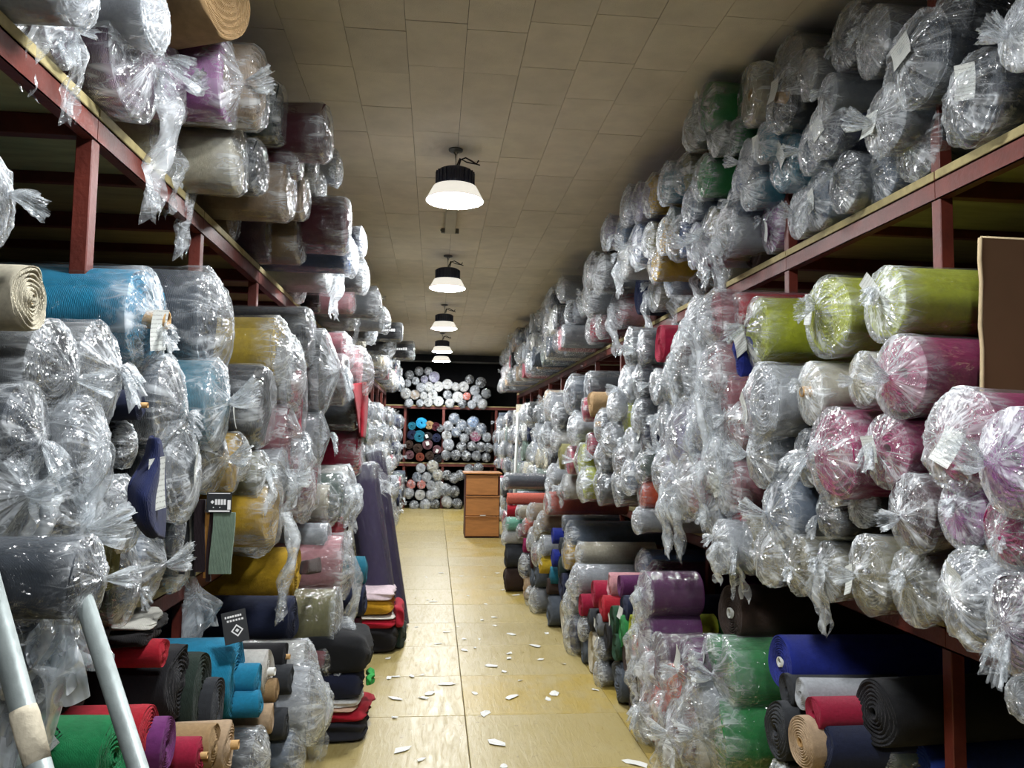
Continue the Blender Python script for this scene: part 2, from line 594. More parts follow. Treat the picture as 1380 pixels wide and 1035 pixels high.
for i, y in enumerate(LAMP_YS):
    L = thing('high_bay_lamp', LL_[i], 'lamp', (LAMP_X, y, CEIL - 0.115), group='high bay lamps over the aisle')
    link('driver_housing', lb, L)
    link('reflector_shade', sh, L)
    link('diffuser', di, L)
    link('ceiling_mount', cn, L, (0, 0, 0.115))
    link('hanger', st, L, (0, 0, -0.03), scale=(1, 1, 1.25))
    link('power_cable', cb, L)
    link('power_cable', cb2, L)
    for k in range(24):
        link('cooling_fin', fin, L, rot=(0, 0, 2 * PI * k / 24))
# flush strip fixture
L = thing('strip_light', 'unlit grey strip fixture flush on the ceiling past the largest lamp', 'light', (0.1, 6.9, CEIL))
box_o('strip_body', (-0.05, 0.05, -0.45, 0.38, -0.055, 0), simple_mat('aged_white_metal', rgb('BDB8A8'), 0.6, var=0.1), L, 0.008)
box_o('end_bracket', (-0.085, 0.085, 0.38, 0.41, -0.045, 0), M['chrome'], L, 0.004)
link('screw', lathe_me('screw', [(0, 0), (0.014, 0), (0.012, -0.014), (0, -0.02)], M['chrome'], 10), L, (-0.08, 0.44, 0))

# ------------------------------------------------------------------ steel racks
SH_U, SH_M = 2.6, 1.0


def channel(name, x, y0, y1, zt, h, parent, inward):
    """C-channel rail along Y, web at x"""
    w = 0.035
    xs = sorted((x, x + inward * 0.006))
    fl = sorted((x, x + inward * w))
    return link(name, boxes(name, [(xs[0], xs[1], y0, y1, zt - h, zt), (fl[0], fl[1], y0, y1, zt - 0.006, zt - 0.0001), (fl[0], fl[1], y0, y1, zt - h + 0.0001, zt - h + 0.006)], M['steel']), parent)


def rack(side, xf, y_posts, ztop, label):
    back = xf + side * 1.45
    R_ = thing('storage_rack', label, 'rack', (xf, y_posts[0], 0), group='red steel storage racks')
    mw = Matrix.Translation((-xf, -y_posts[0], 0))
    parts = []
    for y in y_posts:
        for x in (xf, back):
            zt = ztop if x == xf else CEIL - 0.1
            parts.append(box_o('post', (x - 0.025, x + 0.025, y - 0.025, y + 0.025, 0, zt), M['steel'], R_, 0.003))
        for z in (SH_U, SH_M):
            a, b = sorted((xf + side * 0.026, back - side * 0.026))
            parts.append(box_o('cross_beam', (a, b, y - 0.02, y + 0.02, z - 0.1, z - 0.035), M['steel'], R_, 0.002))
    ys = [y_posts[0] - (y_posts[1] - y_posts[0])] + list(y_posts)
    for a, b in zip(ys, ys[1:]):
        for z in (SH_U, SH_M):
            parts.append(channel('rail', xf - side * 0.027, a + 0.002, b - 0.002, z - 0.035, 0.075, R_, side))
            parts.append(channel('rail', back + side * 0.027, a + 0.002, b - 0.002, z - 0.035, 0.075, R_, -side))
            xa, xb = sorted((xf - side * 0.03, back + side * 0.04))
            o = box_o('shelf_board', (xa, xb, a + 0.004, b - 0.004, z - 0.034, z - 0.001), M['ply'], R_, 0.002)
            parts.append(o)
            # a joist under the middle of each board
            m_ = (a + b) / 2
            x1, x2 = sorted((xf + side * 0.03, back - side * 0.03))
            parts.append(box_o('joist', (x1, x2, m_ - 0.015, m_ + 0.015, z - 0.075, z - 0.0345), M['steel'], R_, 0.002))
    for o in parts:
        o.location = (-xf, -y_posts[0], 0)
    return R_


LX, RX = -1.08, 1.82
lposts = [2.43 + 1.09 * i for i in range(14)]
rposts = [2.59 + 1.2 * i for i in range(13)]
rack(-1, LX, lposts, SH_U - 0.036, 'long red steel rack with plywood shelves standing behind the ladder')
rack(1, RX, rposts, CEIL - 0.02, 'long red steel rack with plywood shelves beside the brown cardboard sheet')


# ------------------------------------------------------------------ fabric roll and film meshes (unit radius, end at x = 0, body towards -x)
def rid(th, rng, freqs, k=None):
    s = np.zeros_like(th)
    w = 0
    for n in freqs:
        a = rng.uniform(.5, 1)
        s = s + a * (1 - np.abs(np.sin(n * th / 2 + rng.uniform(0, 6.28))))
        w += a
    return s / w


def fbm(th, x, rng, ks, kx):
    s = np.zeros(np.broadcast(th, x).shape)
    for k, q in zip(ks, kx):
        s = s + rng.uniform(.6, 1) * np.sin(k * th + q * x + rng.uniform(0, 6.28)) * np.sin(q * 0.7 * x + rng.uniform(0, 6.28))
    return s / len(ks)


LEN = 7.0


def roll_me(seed, n=48, rings=34, hole=0.16, cone=0.1, turns=9.0, wob=0.05, rows=16):
    rng = random.Random(seed)
    th = np.arange(n) * 2 * PI / n
    P = []
    lump = lambda x: 1.0 + 0.014 * fbm(th, np.full(n, x), rng2(), (2, 3, 5), (0.6, 1.1, 1.7))
    st_ = rng.random()

    def rng2():
        return random.Random(seed + 11)
    for i in range(rows):
        s = i / (rows - 1)
        x = -LEN * (1 - s) ** 1.5
        r_ = lump(x) * (0.985 if i == rows - 1 else 1.0)
        ring = np.stack([np.full(n, x) + (wob * 0.4 * np.sin(3 * th + st_ * 6) if i >= rows - 2 else 0), -r_ * np.cos(th), r_ * np.sin(th)], 1)
        P.append(ring)
    for i in range(rings):
        s = i / (rings - 1)
        rr = 0.975 * (1 - s) + hole * s
        ph = rr * turns + th / (2 * PI)
        saw = np.abs(((ph) % 1.0) - 0.5) * 2
        wave = wob * (np.sin(2 * th + 5 * rr + st_ * 9) + 0.6 * np.sin(3 * th - 8 * rr + st_ * 4)) * (0.3 + rr)
        x = 0.02 + cone * (1 - rr) + 0.075 * (saw ** 0.7 - 0.5) + wave
        sq = rr * (1 + 0.05 * np.sin(2 * th + st_ * 5) * (1 - rr))
        P.append(np.stack([x, -sq * np.cos(th), sq * np.sin(th)], 1))
    P.append(np.stack([np.full(n, -0.5), -hole * np.cos(th), hole * np.sin(th)], 1))
    P.append(np.stack([np.full(n, -0.5), -0.01 * np.cos(th), 0.01 * np.sin(th)], 1))
    return grid_me('cloth', np.array(P), [M['fabric']])


def bag_me(seed, kind, n=88, mat='film', lite=False):
    """kind: K tied knot, D loose crumpled end, W tight wrap"""
    rng = random.Random(seed)
    if lite:
        n = 36
    th = np.arange(n) * 2 * PI / n
    q = rid(th, rng, (10, 14, 18, 26)) if not lite else rid(th, rng, (8, 12))
    q2 = rid(th, rng, (6, 10, 34)) if not lite else rid(th, rng, (6, 10))
    ky, kz = rng.uniform(-.3, .3), rng.uniform(-.3, .45)
    P = []
    rows = 16 if lite else 40
    loose = {'K': 0.07, 'D': 0.12, 'W': 0.012}[kind] * rng.uniform(.8, 1.4)
    nz = random.Random(seed + 5)
    prm = [(nz.uniform(2, 9), nz.uniform(1.0, 7.0), nz.uniform(0, 6.28), nz.uniform(0, 6.28), nz.uniform(.5, 1)) for _ in range(9)]

    def crumple(x):
        s = np.zeros(n)
        for a, b, c, d, e in prm:
            s += e * (1 - np.abs(np.sin(round(a) * th * 0.5 * 2 / 2 + b * x + c + 0.8 * np.sin(2 * th + d))))
        return s / 9.0
    sag = 1 + (0.10 if kind != 'W' else 0.0) * np.maximum(0, -np.sin(th))
    for i in range(rows):
        s = i / (rows - 1)
        x = -LEN * (1 - s) ** 1.9
        near = math.exp(x / 1.1)
        A = loose * (0.35 + 0.65 * near)
        r_ = (1.035 + A * (0.45 * q * near + 0.95 * crumple(x))) * (1 + (sag - 1) * near)
        P.append(np.stack([np.full(n, x), -r_ * np.cos(th), r_ * np.sin(th)], 1))
    r0 = r_.copy()
    if kind == 'K':
        xk = rng.uniform(.28, .5)
        m = 7 if lite else 15
        for i in range(1, m + 1):
            s = i / m
            base = (1 - s) ** 0.85
            rad = 0.07 + (r0 - 0.07) * base
            rad = rad * (1 + (q2 - 0.5) * 0.75 * math.sin(PI * min(1, s * 1.05)) ** 0.6 * (0.35 + 0.65 * s))
            x = 0.10 * math.sin(min(1, s * 4) * PI / 2) + (xk - .1) * s ** 1.5 + 0.09 * (crumple(x_ := s * 2) - .5) * (1 - s)
            P.append(np.stack([x + 0 * th, -rad * np.cos(th) + ky * s, rad * np.sin(th) + kz * s], 1))
        # tail beyond the knot, ruffled and drooping
        tlen, fl = rng.uniform(.35, .9), rng.uniform(.3, .6)
        dy, dz = rng.uniform(-.4, .4), rng.uniform(-1.1, .25)
        m = 4 if lite else 9
        for i in range(1, m + 1):
            s = i / m
            rad = 0.07 + fl * s ** 0.8 * (0.35 + 0.9 * q)
            x = xk + tlen * s * (0.9 if dz > -.3 else 0.55) + 0.25 * s * (q2 - .5)
            P.append(np.stack([x + 0 * th, -rad * np.cos(th) * 0.9 + ky + dy * tlen * s, rad * np.sin(th) * 0.7 + kz + dz * tlen * s * s], 1))
    elif kind == 'D':
        depth = rng.uniform(.35, .7)
        m = 8 if lite else 18
        for i in range(1, m + 1):
            s = i / m
            rad = r0 * math.sqrt(max(0.0, 1 - s ** 2.2)) + 0.005
            rad = rad * (1 + 0.35 * (q2 - .5) * s)
            x = depth * s + 0.32 * (crumple(s * 3 + 1) - .5) * math.sin(PI * min(1, s * .9 + .1))
            P.append(np.stack([x + 0 * th, -rad * np.cos(th) + ky * s * .7, rad * np.sin(th) - 0.22 * s], 1))
    else:
        m = 5 if lite else 10
        for i in range(1, m + 1):
            s = i / m
            rad = r0 * (1 - s ** 1.2) + 0.004
            x = 0.20 * min(1, s * 5) + 0.05 * (q2 - .5) * (1 - s) + 0.06 * s
            P.append(np.stack([x + 0 * th, -rad * np.cos(th), rad * np.sin(th)], 1))
    return grid_me('wrapping_film', np.array(P), [M[mat]])


def sheet_me(seed, mat='film', L=2.2, W0=0.9, W1=0.6):
    """hanging loose film, top centre at the origin, hanging to -z, wide along y"""
    rng = random.Random(seed)
    a, b = 26, 20
    s = np.linspace(0, 1, a)[:, None]
    t_ = np.linspace(-1, 1, b)[None, :]
    wid = (W0 * (1 - s) + W1 * s) * (0.35 + 0.65 * np.minimum(1, s * 3))
    ph = [rng.uniform(0, 6.28) for _ in range(8)]
    y = t_ * wid * 0.5 + 0.12 * np.sin(3 * s + ph[0]) * s
    x = 0.22 * np.sin(5 * t_ + 2 * s + ph[1]) * (1 - .3 * s) * 0.6 + 0.1 * np.sin(11 * t_ + 6 * s + ph[2]) + 0.25 * np.sin(PI * np.minimum(1, s * 1.4)) + 0.05 * np.sin(17 * s + 4 * t_ + ph[3])
    z = -L * s + 0.08 * np.sin(4 * t_ + ph[4]) * s - 0.15 * np.abs(t_) ** 3 * (1 - s)
    z = z + s ** 4 * 0.25 * np.sin(7 * t_ + ph[5])
    P = np.stack(np.broadcast_arrays(x, y, z), -1)
    return grid_me('film_tail', P, [M[mat]], wrap=False)


ROLLS = [roll_me(10 + i, hole=h, cone=c, turns=tn, wob=wb) for i, (h, c, tn, wb) in enumerate(
    [(.17, .04, 10, .03), (.14, .08, 8, .045), (.2, -.05, 12, .02), (.12, .1, 7, .06), (.18, .06, 9, .05)])]
ROLLS_LO = [roll_me(30 + i, n=20, rings=9, turns=3.5, rows=6) for i in range(3)]
BAGS = {k: [bag_me(100 + 17 * i + ord(k), k, mat=mt) for i, mt in enumerate(ms)] for k, ms in
        {'K': ['film', 'cloudy', 'film', 'film', 'cloudy', 'film', 'film', 'cloudy'], 'D': ['cloudy', 'film', 'cloudy', 'film', 'cloudy'], 'W': ['tight', 'tight', 'tight']}.items()}
BAGS_LO = {k: [bag_me(300 + 13 * i + ord(k), k, mat='film', lite=True) for i in range(4)] for k in 'KD'}
TAILS = [sheet_me(50 + i, mt, L, a, b) for i, (mt, L, a, b) in enumerate([('film', 2.3, 1.0, .6), ('cloudy', 1.8, 1.1, 1.0), ('film', 3.0, .9, .5), ('cloudy', 2.4, 1.3, .8)])]
CORE = lathe_me('core_tube', [(0.8, -3), (0.8, 1), (1.0, 1), (1.0, -3)], M['kraft'], 20)
CORE_W = lathe_me('core_tube', [(0.8, -3), (0.8, 1), (1.0, 1), (1.0, -3)], M['whitepaint'], 20)
tg = np.stack(np.broadcast_arrays(0.06 * (np.linspace(-1, 1, 5) ** 2)[:, None] + 0 * np.linspace(-1, 1, 5)[None, :],
                                  0.5 * np.linspace(-1, 1, 5)[None, :], 0.68 * np.linspace(-1, 1, 5)[:, None]), -1)
TAG = grid_me('paper_tag', tg, [M['paper']], wrap=False)

COL = dict(slate='59616C', grey='7E8286', charcoal='33363B', black='1B1B1F', navy='1B2340', cream='CFC7B0', white='D8D6D0', beige='BFA485', tan='A88A62', brown='3A2A22',
           mauve='83677C', violet='A0509A', purple='742F72', plum='64285E', maroon='47121F', rose='B2646F', pink='D59AA0', magenta='9A1558', crimson='A5173C', red='B3162A', orange='DB5A38',
           salmon='D8705F', mustard='C19A22', yellow='D9B833', lime='B4BC2C', olive='8E8A5A', khaki='A39B78', green='2E8A48', dkgreen='1F4A30', emerald='0C7A45', mint='7FCDB0', teal='1F6F86',
           cyan='1B86AD', sky='7FA8D8', blue='2746A8', royal='1C2C8C', denim='5B76A8', lilac='A6A0C0', bluegrey='8091A8', silver='B4B8BE', sage='6E7F76', dusk='6A4A50', forest='27352E', rust='7A3B2A')
CNAME = dict(dkgreen='dark green', bluegrey='blue grey', denim='denim blue', royal='royal blue', sky='sky blue', cyan='teal blue', dusk='dusky brown', forest='blackish green')

ALL = []


def roll(X, y, z, ry, rz, col, style, seed=0, lo=False, yaw=0.0, pitch=0.0, facing=None, length=None, tagpos=None, note=None, shelf=None):
    """one fabric roll: end centre at (X, y, z). style letters: K D W B film type; t tag, c projecting core, o open core, h hanging film tail"""
    rng = random.Random(seed * 131 + int(abs(X * 977 + y * 3571 + z * 733)))
    kind = next((k for k in 'KDWB' if k in style), 'K')
    hexc = COL.get(col, col)
    cl = rgb(hexc)
    dk = 1.0 if 'B' in style else (0.75 if sum(cl[:3]) > 1.2 else (0.9 if max(cl[:3]) > 4 * min(cl[:3]) else 0.6))
    cl = (cl[0] * dk, cl[1] * dk, cl[2] * dk, 1.0)
    base = {-1: 0.0, 1: PI, 0: -PI / 2}[facing if facing is not None else (-1 if X < 0 else 1)]
    name = {'B': 'fabric_roll', 'W': 'wrapped_fabric_roll'}.get(kind, 'bagged_fabric_roll')
    root = thing(name, '', 'fabric roll', (X, y, z - rz), (0, 0, base + yaw))
    s = (ry + rz) / 2
    sx = s if length is None else length / LEN
    sc = (sx, ry, rz)
    rot0 = (rng.uniform(-.5, .5), pitch, 0) if abs(ry / rz - 1) < .3 else (0, pitch, 0)
    me = rng.choice(ROLLS_LO if lo else ROLLS)
    link('cloth', me, root, (0, 0, rz), (rng.uniform(0, 6.28) if kind == 'B' and abs(ry / rz - 1) < .15 else rot0[0], pitch, 0), sc, cl)
    if kind != 'B':
        lst = (BAGS_LO if lo and kind != 'W' else BAGS)[kind]
        link('wrapping_film', rng.choice(lst), root, (0 if kind == 'W' else s * .09, 0, rz), rot0, (sc[0], sc[1] * (1 if rng.random() < .5 else -1), sc[2]))
    if 'c' in style or 'o' in style:
        p = rng.uniform(.25, .5) if 'c' in style else 0.06
        cc = link('core_tube', CORE if 'w' not in style else CORE_W, root, (s * (0.02 if 'o' in style else .1), 0, rz), (0, PI / 2 + pitch, 0), (s * .19, s * .19, s * p))
    if 't' in style:
        ty, tz = tagpos or (rng.uniform(-.35, .35), rng.uniform(-.3, .3))
        dx = .42 if kind == 'K' else (.5 if kind == 'D' else .3)
        link('paper_tag', TAG, root, (s * dx, ty * ry, rz + tz * rz), (rng.uniform(-.5, .5), rng.uniform(-.3, .3), rng.uniform(-.3, .3)), (s * .6,) * 3)
    if 'h' in style:
        link('film_tail', rng.choice(TAILS), root, (s * .35, rng.uniform(-.3, .3) * ry, rz * (1 + rng.uniform(-.1, .5))), (0, 0, rng.uniform(-.3, .3)), (s, s, s * rng.uniform(.8, 1.1)))
    side = 'L' if X < 0 else 'R'
    if facing == 0:
        side = 'B'
    lev = shelf or ('U' if z > SH_U - .05 else ('M' if z > SH_M - .05 else 'F'))
    ALL.append(dict(o=root, side=side, lev=lev, y=y, z=z, x=X, col=CNAME.get(col, col), kind=kind, style=style, note=note, r=(ry, rz)))
    return root


def E(u, v, h, X, col, style, aw=1.0, note=None, tp=None, yaw=None, length=None):
    if SHELF_Z == SH_U:
        X = X * (1.12 if X > 0 else (1.10 if u < 300 else 1.04))
    p = at_x(u, v, X)
    hh = h * p.y / FPX / 2 * 0.97
    p.z = min(p.z, CEIL - .03 - hh)
    if SHELF_Z and p.z - hh < SHELF_Z + 0.004:      # rest it on its shelf board
        q = at_z(u, v + h * 0.48, SHELF_Z + 0.004)
        lo_, hi_ = ((-1.12, -.56) if X < 0 else (1.15, 1.86))
        X = min(max(q.x, lo_), hi_)
        p = at_x(u, v, X)
        hh = h * p.y / FPX / 2 * 0.97
        p.z = max(p.z, SHELF_Z + 0.004 + hh)
    if p.z - hh < 0.004:
        p.z = 0.004 + hh
    sd = int(u * 7 + v)
    rr = random.Random(sd)
    return roll(X, p.y, p.z, hh * aw, hh, col, style, seed=sd, yaw=rr.uniform(-.07, .07) if yaw is None else yaw, pitch=rr.uniform(-.012, .012), tagpos=tp, note=note, length=length)


# ------------------------------------------------------------------ rack by the ladder: top shelf
SHELF_Z = SH_U
for a in [
    (30, 15, 110, -.80, 'mauve', 'Kh'), (78, 38, 95, -.92, 'mauve', 'Kh'), (178, 82, 150, -.88, 'mauve', 'Kh'), (205, 20, 90, -.80, 'silver', 'D'), (100, -10, 90, -.8, 'silver', 'D'),
    (250, 12, 62, -.88, 'violet', 'Wt'), (232, 112, 95, -.90, 'violet', 'K'), (306, 112, 106, -.80, 'violet', 'Kt', 1.0), (345, 120, 112, -.72, 'beige', 'W'),
    (300, -8, 118, -.74, 'tan', 'Bo', 1.0, None, None, -.42), (215, 205, 100, -.90, 'cream', 'Dh'), (235, 235, 80, -.88, 'white', 'Dh'), (320, 218, 92, -.82, 'cream', 'W'), (347, 226, 76, -.78, 'charcoal', 'W'),
    (375, 155, 86, -.74, 'forest', 'W'), (436, 180, 80, -.56, 'maroon', 'W'), (398, 208, 74, -.70, 'maroon', 'W'), (385, 258, 84, -.74, 'beige', 'W'), (312, 294, 66, -.90, 'tan', 'W'),
    (364, 318, 78, -.80, 'mauve', 'W'), (402, 325, 68, -.74, 'tan', 'W'), (464, 305, 78, -.55, 'maroon', 'W'), (428, 247, 44, -.70, 'white', 'D'), (408, 268, 60, -.72, 'beige', 'W'),
    (398, 376, 58, -.84, 'white', 'D'), (442, 366, 62, -.66, 'white', 'Kh'), (474, 405, 40, -.56, 'pink', 'W'), (430, 402, 40, -.74, 'black', 'W'), (470, 345, 50, -.56, 'denim', 'D'), (486, 325, 38, -.50, 'navy', 'D'),
    (450, 225, 46, -.62, 'silver', 'D'), (488, 372, 46, -.55, 'charcoal', 'D'), (420, 218, 44, -.66, 'grey', 'D'),
    (540, 448, 27, -.42, 'black', 'W', 1.0), (556, 473, 27, -.38, 'black', 'W', 1.0), (505, 408, 44, -.53, 'grey', 'D'), (515, 430, 34, -.53, 'silver', 'D'), (498, 440, 44, -.60, 'grey', 'D'), (522, 462, 36, -.52, 'charcoal', 'D'),
]:
    E(*a)
# ------------------------------------------------------------------ rack by the ladder: middle shelf
SHELF_Z = SH_M
for a in [
    (40, 402, 88, -.80, 'cream', 'Bo'), (192, 430, 132, -.92, 'cyan', 'Ktc'), (277, 432, 132, -.92, 'slate', 'D'), (372, 470, 84, -.82, 'yellow', 'D'), (350, 548, 112, -.80, 'charcoal', 'W'),
    (288, 542, 112, -.84, 'teal', 'Kt'), (222, 545, 126, -.88, 'slate', 'K'), (188, 546, 40, -.86, 'navy', 'Bc'), (165, 598, 56, -.92, 'black', 'D'), (238, 632, 122, -.86, 'slate', 'Dt'), (282, 615, 88, -.88, 'slate', 'K'),
    (312, 640, 48, -.82, 'mustard', 'W'), (318, 612, 56, -.84, 'mustard', 'D'), (365, 690, 92, -.74, 'mustard', 'Wh'), (350, 640, 62, -.78, 'olive', 'Kth'),
    (66, 500, 130, -.84, 'grey', 'K'), (126, 505, 138, -.84, 'grey', 'K'), (30, 580, 120, -.84, 'slate', 'K'), (110, 600, 120, -.80, 'silver', 'Dh'), (92, 700, 160, -.82, 'slate', 'K'), (10, 660, 130, -.86, 'grey', 'Kh'), (-28, 262, 130, -.80, 'silver', 'K'),
    (40, 790, 120, -.86, 'slate', 'Dh'), (112, 778, 104, -.65, 'slate', 'K'), (160, 690, 90, -.88, 'grey', 'D'), (165, 785, 96, -.90, 'slate', 'K'), (200, 752, 96, -.92, 'bluegrey', 'K'), (240, 735, 84, -.92, 'slate', 'K'), (148, 760, 70, -.86, 'olive', 'B'),
    (412, 455, 82, -.74, 'charcoal', 'W'), (432, 500, 110, -.70, 'charcoal', 'K'), (462, 472, 48, -.64, 'rose', 'D'), (462, 512, 70, -.62, 'dusk', 'W'), (478, 555, 52, -.60, 'charcoal', 'W'), (480, 608, 68, -.60, 'crimson', 'W'),
    (400, 545, 96, -.76, 'crimson', 'W'), (388, 500, 90, -.78, 'silver', 'D'), (385, 590, 90, -.78, 'rose', 'Kh'), (404, 655, 84, -.76, 'rose', 'D'), (422, 650, 74, -.72, 'crimson', 'W'), (458, 668, 60, -.62, 'sage', 'Dh'), (440, 678, 50, -.68, 'cream', 'D'),
    (428, 590, 70, -.70, 'silver', 'K'), (376, 640, 70, -.78, 'silver', 'Kh'), (484, 498, 60, -.58, 'pink', 'D'), (468, 655, 56, -.60, 'white', 'Dh'),
]:
    E(*a)
# ------------------------------------------------------------------ rack by the ladder: floor level
SHELF_Z = 0
for a in [
    (150, 1020, 100, -.76, 'emerald', 'B', 1.0), (198, 1000, 92, -.78, 'red', 'Bo'), (240, 918, 94, -.84, 'black', 'B'), (270, 940, 116, -.80, 'forest', 'B', .7), (292, 960, 90, -.76, 'charcoal', 'B', .7), (318, 912, 100, -.78, 'cyan', 'B'),
    (348, 915, 40, -.70, 'cyan', 'B'), (350, 948, 34, -.68, 'cyan', 'B'), (366, 968, 38, -.66, 'beige', 'B'), (225, 1004, 70, -.74, 'purple', 'B'), (268, 1018, 46, -.70, 'crimson', 'Bc'), (288, 1005, 56, -.68, 'tan', 'B'), (308, 1004, 62, -.66, 'beige', 'Bc'),
    (360, 905, 56, -.70, 'white', 'Bcw'), (384, 885, 36, -.66, 'black', 'Bc'), (392, 915, 38, -.62, 'charcoal', 'B'), (372, 930, 30, -.66, 'tan', 'B'), (394, 832, 56, -.69, 'navy', 'B', 1.0), (398, 772, 68, -.74, 'mustard', 'B', 1.0),
    (220, 880, 36, -.84, 'red', 'B'), (458, 760, 76, -.56, 'pink', 'Dh'), (440, 725, 40, -.64, 'silver', 'W'), (462, 715, 36, -.60, 'red', 'Wh'), (428, 845, 66, -.63, 'silver', 'Dh', 1.0, None, None, None, .35), (452, 835, 80, -.52, 'olive', 'Dh', 1.0, None, None, None, .4), (415, 945, 90, -.56, 'silver', 'Dh'),
    (395, 1012, 60, -.60, 'bluegrey', 'D'), (345, 1020, 70, -.68, 'charcoal', 'D'), (410, 895, 60, -.60, 'white', 'Dh'), (385, 975, 40, -.62, 'charcoal', 'B'), (492, 770, 40, -.46, 'teal', 'B'), (490, 808, 44, -.46, 'navy', 'B'), (440, 880, 50, -.55, 'rose', 'Dh', 1.0, None, None, None, .4),
    (468, 700, 30, -.60, 'maroon', 'B'), (20, 960, 70, -.95, 'black', 'B'), (100, 935, 80, -1.0, 'brown', 'B'),
]:
    E(*a)
# ------------------------------------------------------------------ rack with the brown sheet: top shelf
SHELF_Z = SH_U
for a in [
    (1318, 130, 128, 1.42, 'slate', 'Dt', 1.0, None, (.3, .2)), (1385, 40, 110, 1.42, 'silver', 'K'), (1240, 78, 128, 1.52, 'slate', 'Dt', 1.0, None, (0, .1)), (1240, 192, 104, 1.52, 'charcoal', 'K'), (1196, 160, 96, 1.5, 'slate', 'Kt'),
    (1180, 55, 96, 1.5, 'grey', 'K'), (1145, 48, 90, 1.5, 'slate', 'K'), (1066, 42, 96, 1.5, 'grey', 'K'), (1060, 132, 86, 1.48, 'charcoal', 'Dtc'), (1118, 168, 84, 1.5, 'navy', 'Dt'), (1060, 220, 84, 1.52, 'teal', 'Wt'), (1095, 198, 74, 1.52, 'bluegrey', 'K'),
    (1190, 232, 84, 1.54, 'bluegrey', 'K'), (1140, 245, 84, 1.55, 'slate', 'K'), (1105, 268, 82, 1.56, 'bluegrey', 'Kt'), (1080, 285, 70, 1.58, 'silver', 'K'), (1042, 306, 70, 1.6, 'violet', 'Kt'), (1015, 328, 72, 1.6, 'brown', 'B'),
    (955, 108, 68, 1.30, 'green', 'Kt'), (1014, 128, 92, 1.42, 'cream', 'Wo'), (990, 182, 50, 1.42, 'green', 'D'), (936, 172, 58, 1.30, 'sage', 'D'), (950, 238, 60, 1.36, 'green', 'D'), (926, 232, 54, 1.34, 'olive', 'D'), (968, 182, 56, 1.36, 'sage', 'K'),
    (1008, 215, 56, 1.44, 'bluegrey', 'K'), (1034, 190, 56, 1.46, 'teal', 'Dt'), (1016, 252, 58, 1.48, 'teal', 'D'), (990, 275, 50, 1.46, 'bluegrey', 'Kt'), (1000, 240, 48, 1.44, 'denim', 'D'), (900, 246, 58, 1.28, 'teal', 'D'), (880, 262, 56, 1.28, 'mustard', 'D'),
    (862, 272, 56, 1.24, 'lilac', 'K'), (848, 276, 54, 1.22, 'lilac', 'D'), (822, 312, 46, 1.20, 'lilac', 'D'), (838, 312, 46, 1.22, 'bluegrey', 'K'), (935, 272, 50, 1.36, 'bluegrey', 'D'), (920, 318, 62, 1.36, 'denim', 'D'), (938, 330, 62, 1.38, 'lilac', 'K'), (960, 315, 74, 1.42, 'khaki', 'Kh'), (982, 310, 70, 1.46, 'silver', 'Dh'),
    (896, 318, 50, 1.30, 'mustard', 'D'), (878, 322, 46, 1.28, 'olive', 'D'), (884, 356, 50, 1.30, 'mustard', 'K'), (860, 330, 60, 1.26, 'denim', 'K'), (842, 352, 52, 1.24, 'white', 'Kh'), (862, 392, 70, 1.28, 'navy', 'B', .6), (838, 410, 60, 1.26, 'pink', 'Dh'), (812, 368, 52, 1.22, 'grey', 'D'), (800, 362, 46, 1.20, 'charcoal', 'D'),
    (884, 392, 54, 1.32, 'cream', 'Kh'), (905, 372, 54, 1.34, 'bluegrey', 'K'), (920, 385, 70, 1.38, 'silver', 'Dh'), (950, 362, 66, 1.44, 'khaki', 'Kh'), (978, 352, 66, 1.5, 'cream', 'Kh'), (815, 430, 48, 1.26, 'rose', 'D'), (800, 400, 50, 1.24, 'grey', 'D'), (800, 442, 40, 1.24, 'crimson', 'D'),
    (1118, 128, 60, 1.46, 'grey', 'K'), (1090, 100, 70, 1.5, 'silver', 'K'), (1285, 30, 100, 1.6, 'charcoal', 'D'), (905, 300, 44, 1.32, 'sage', 'K'),
]:
    E(*a)
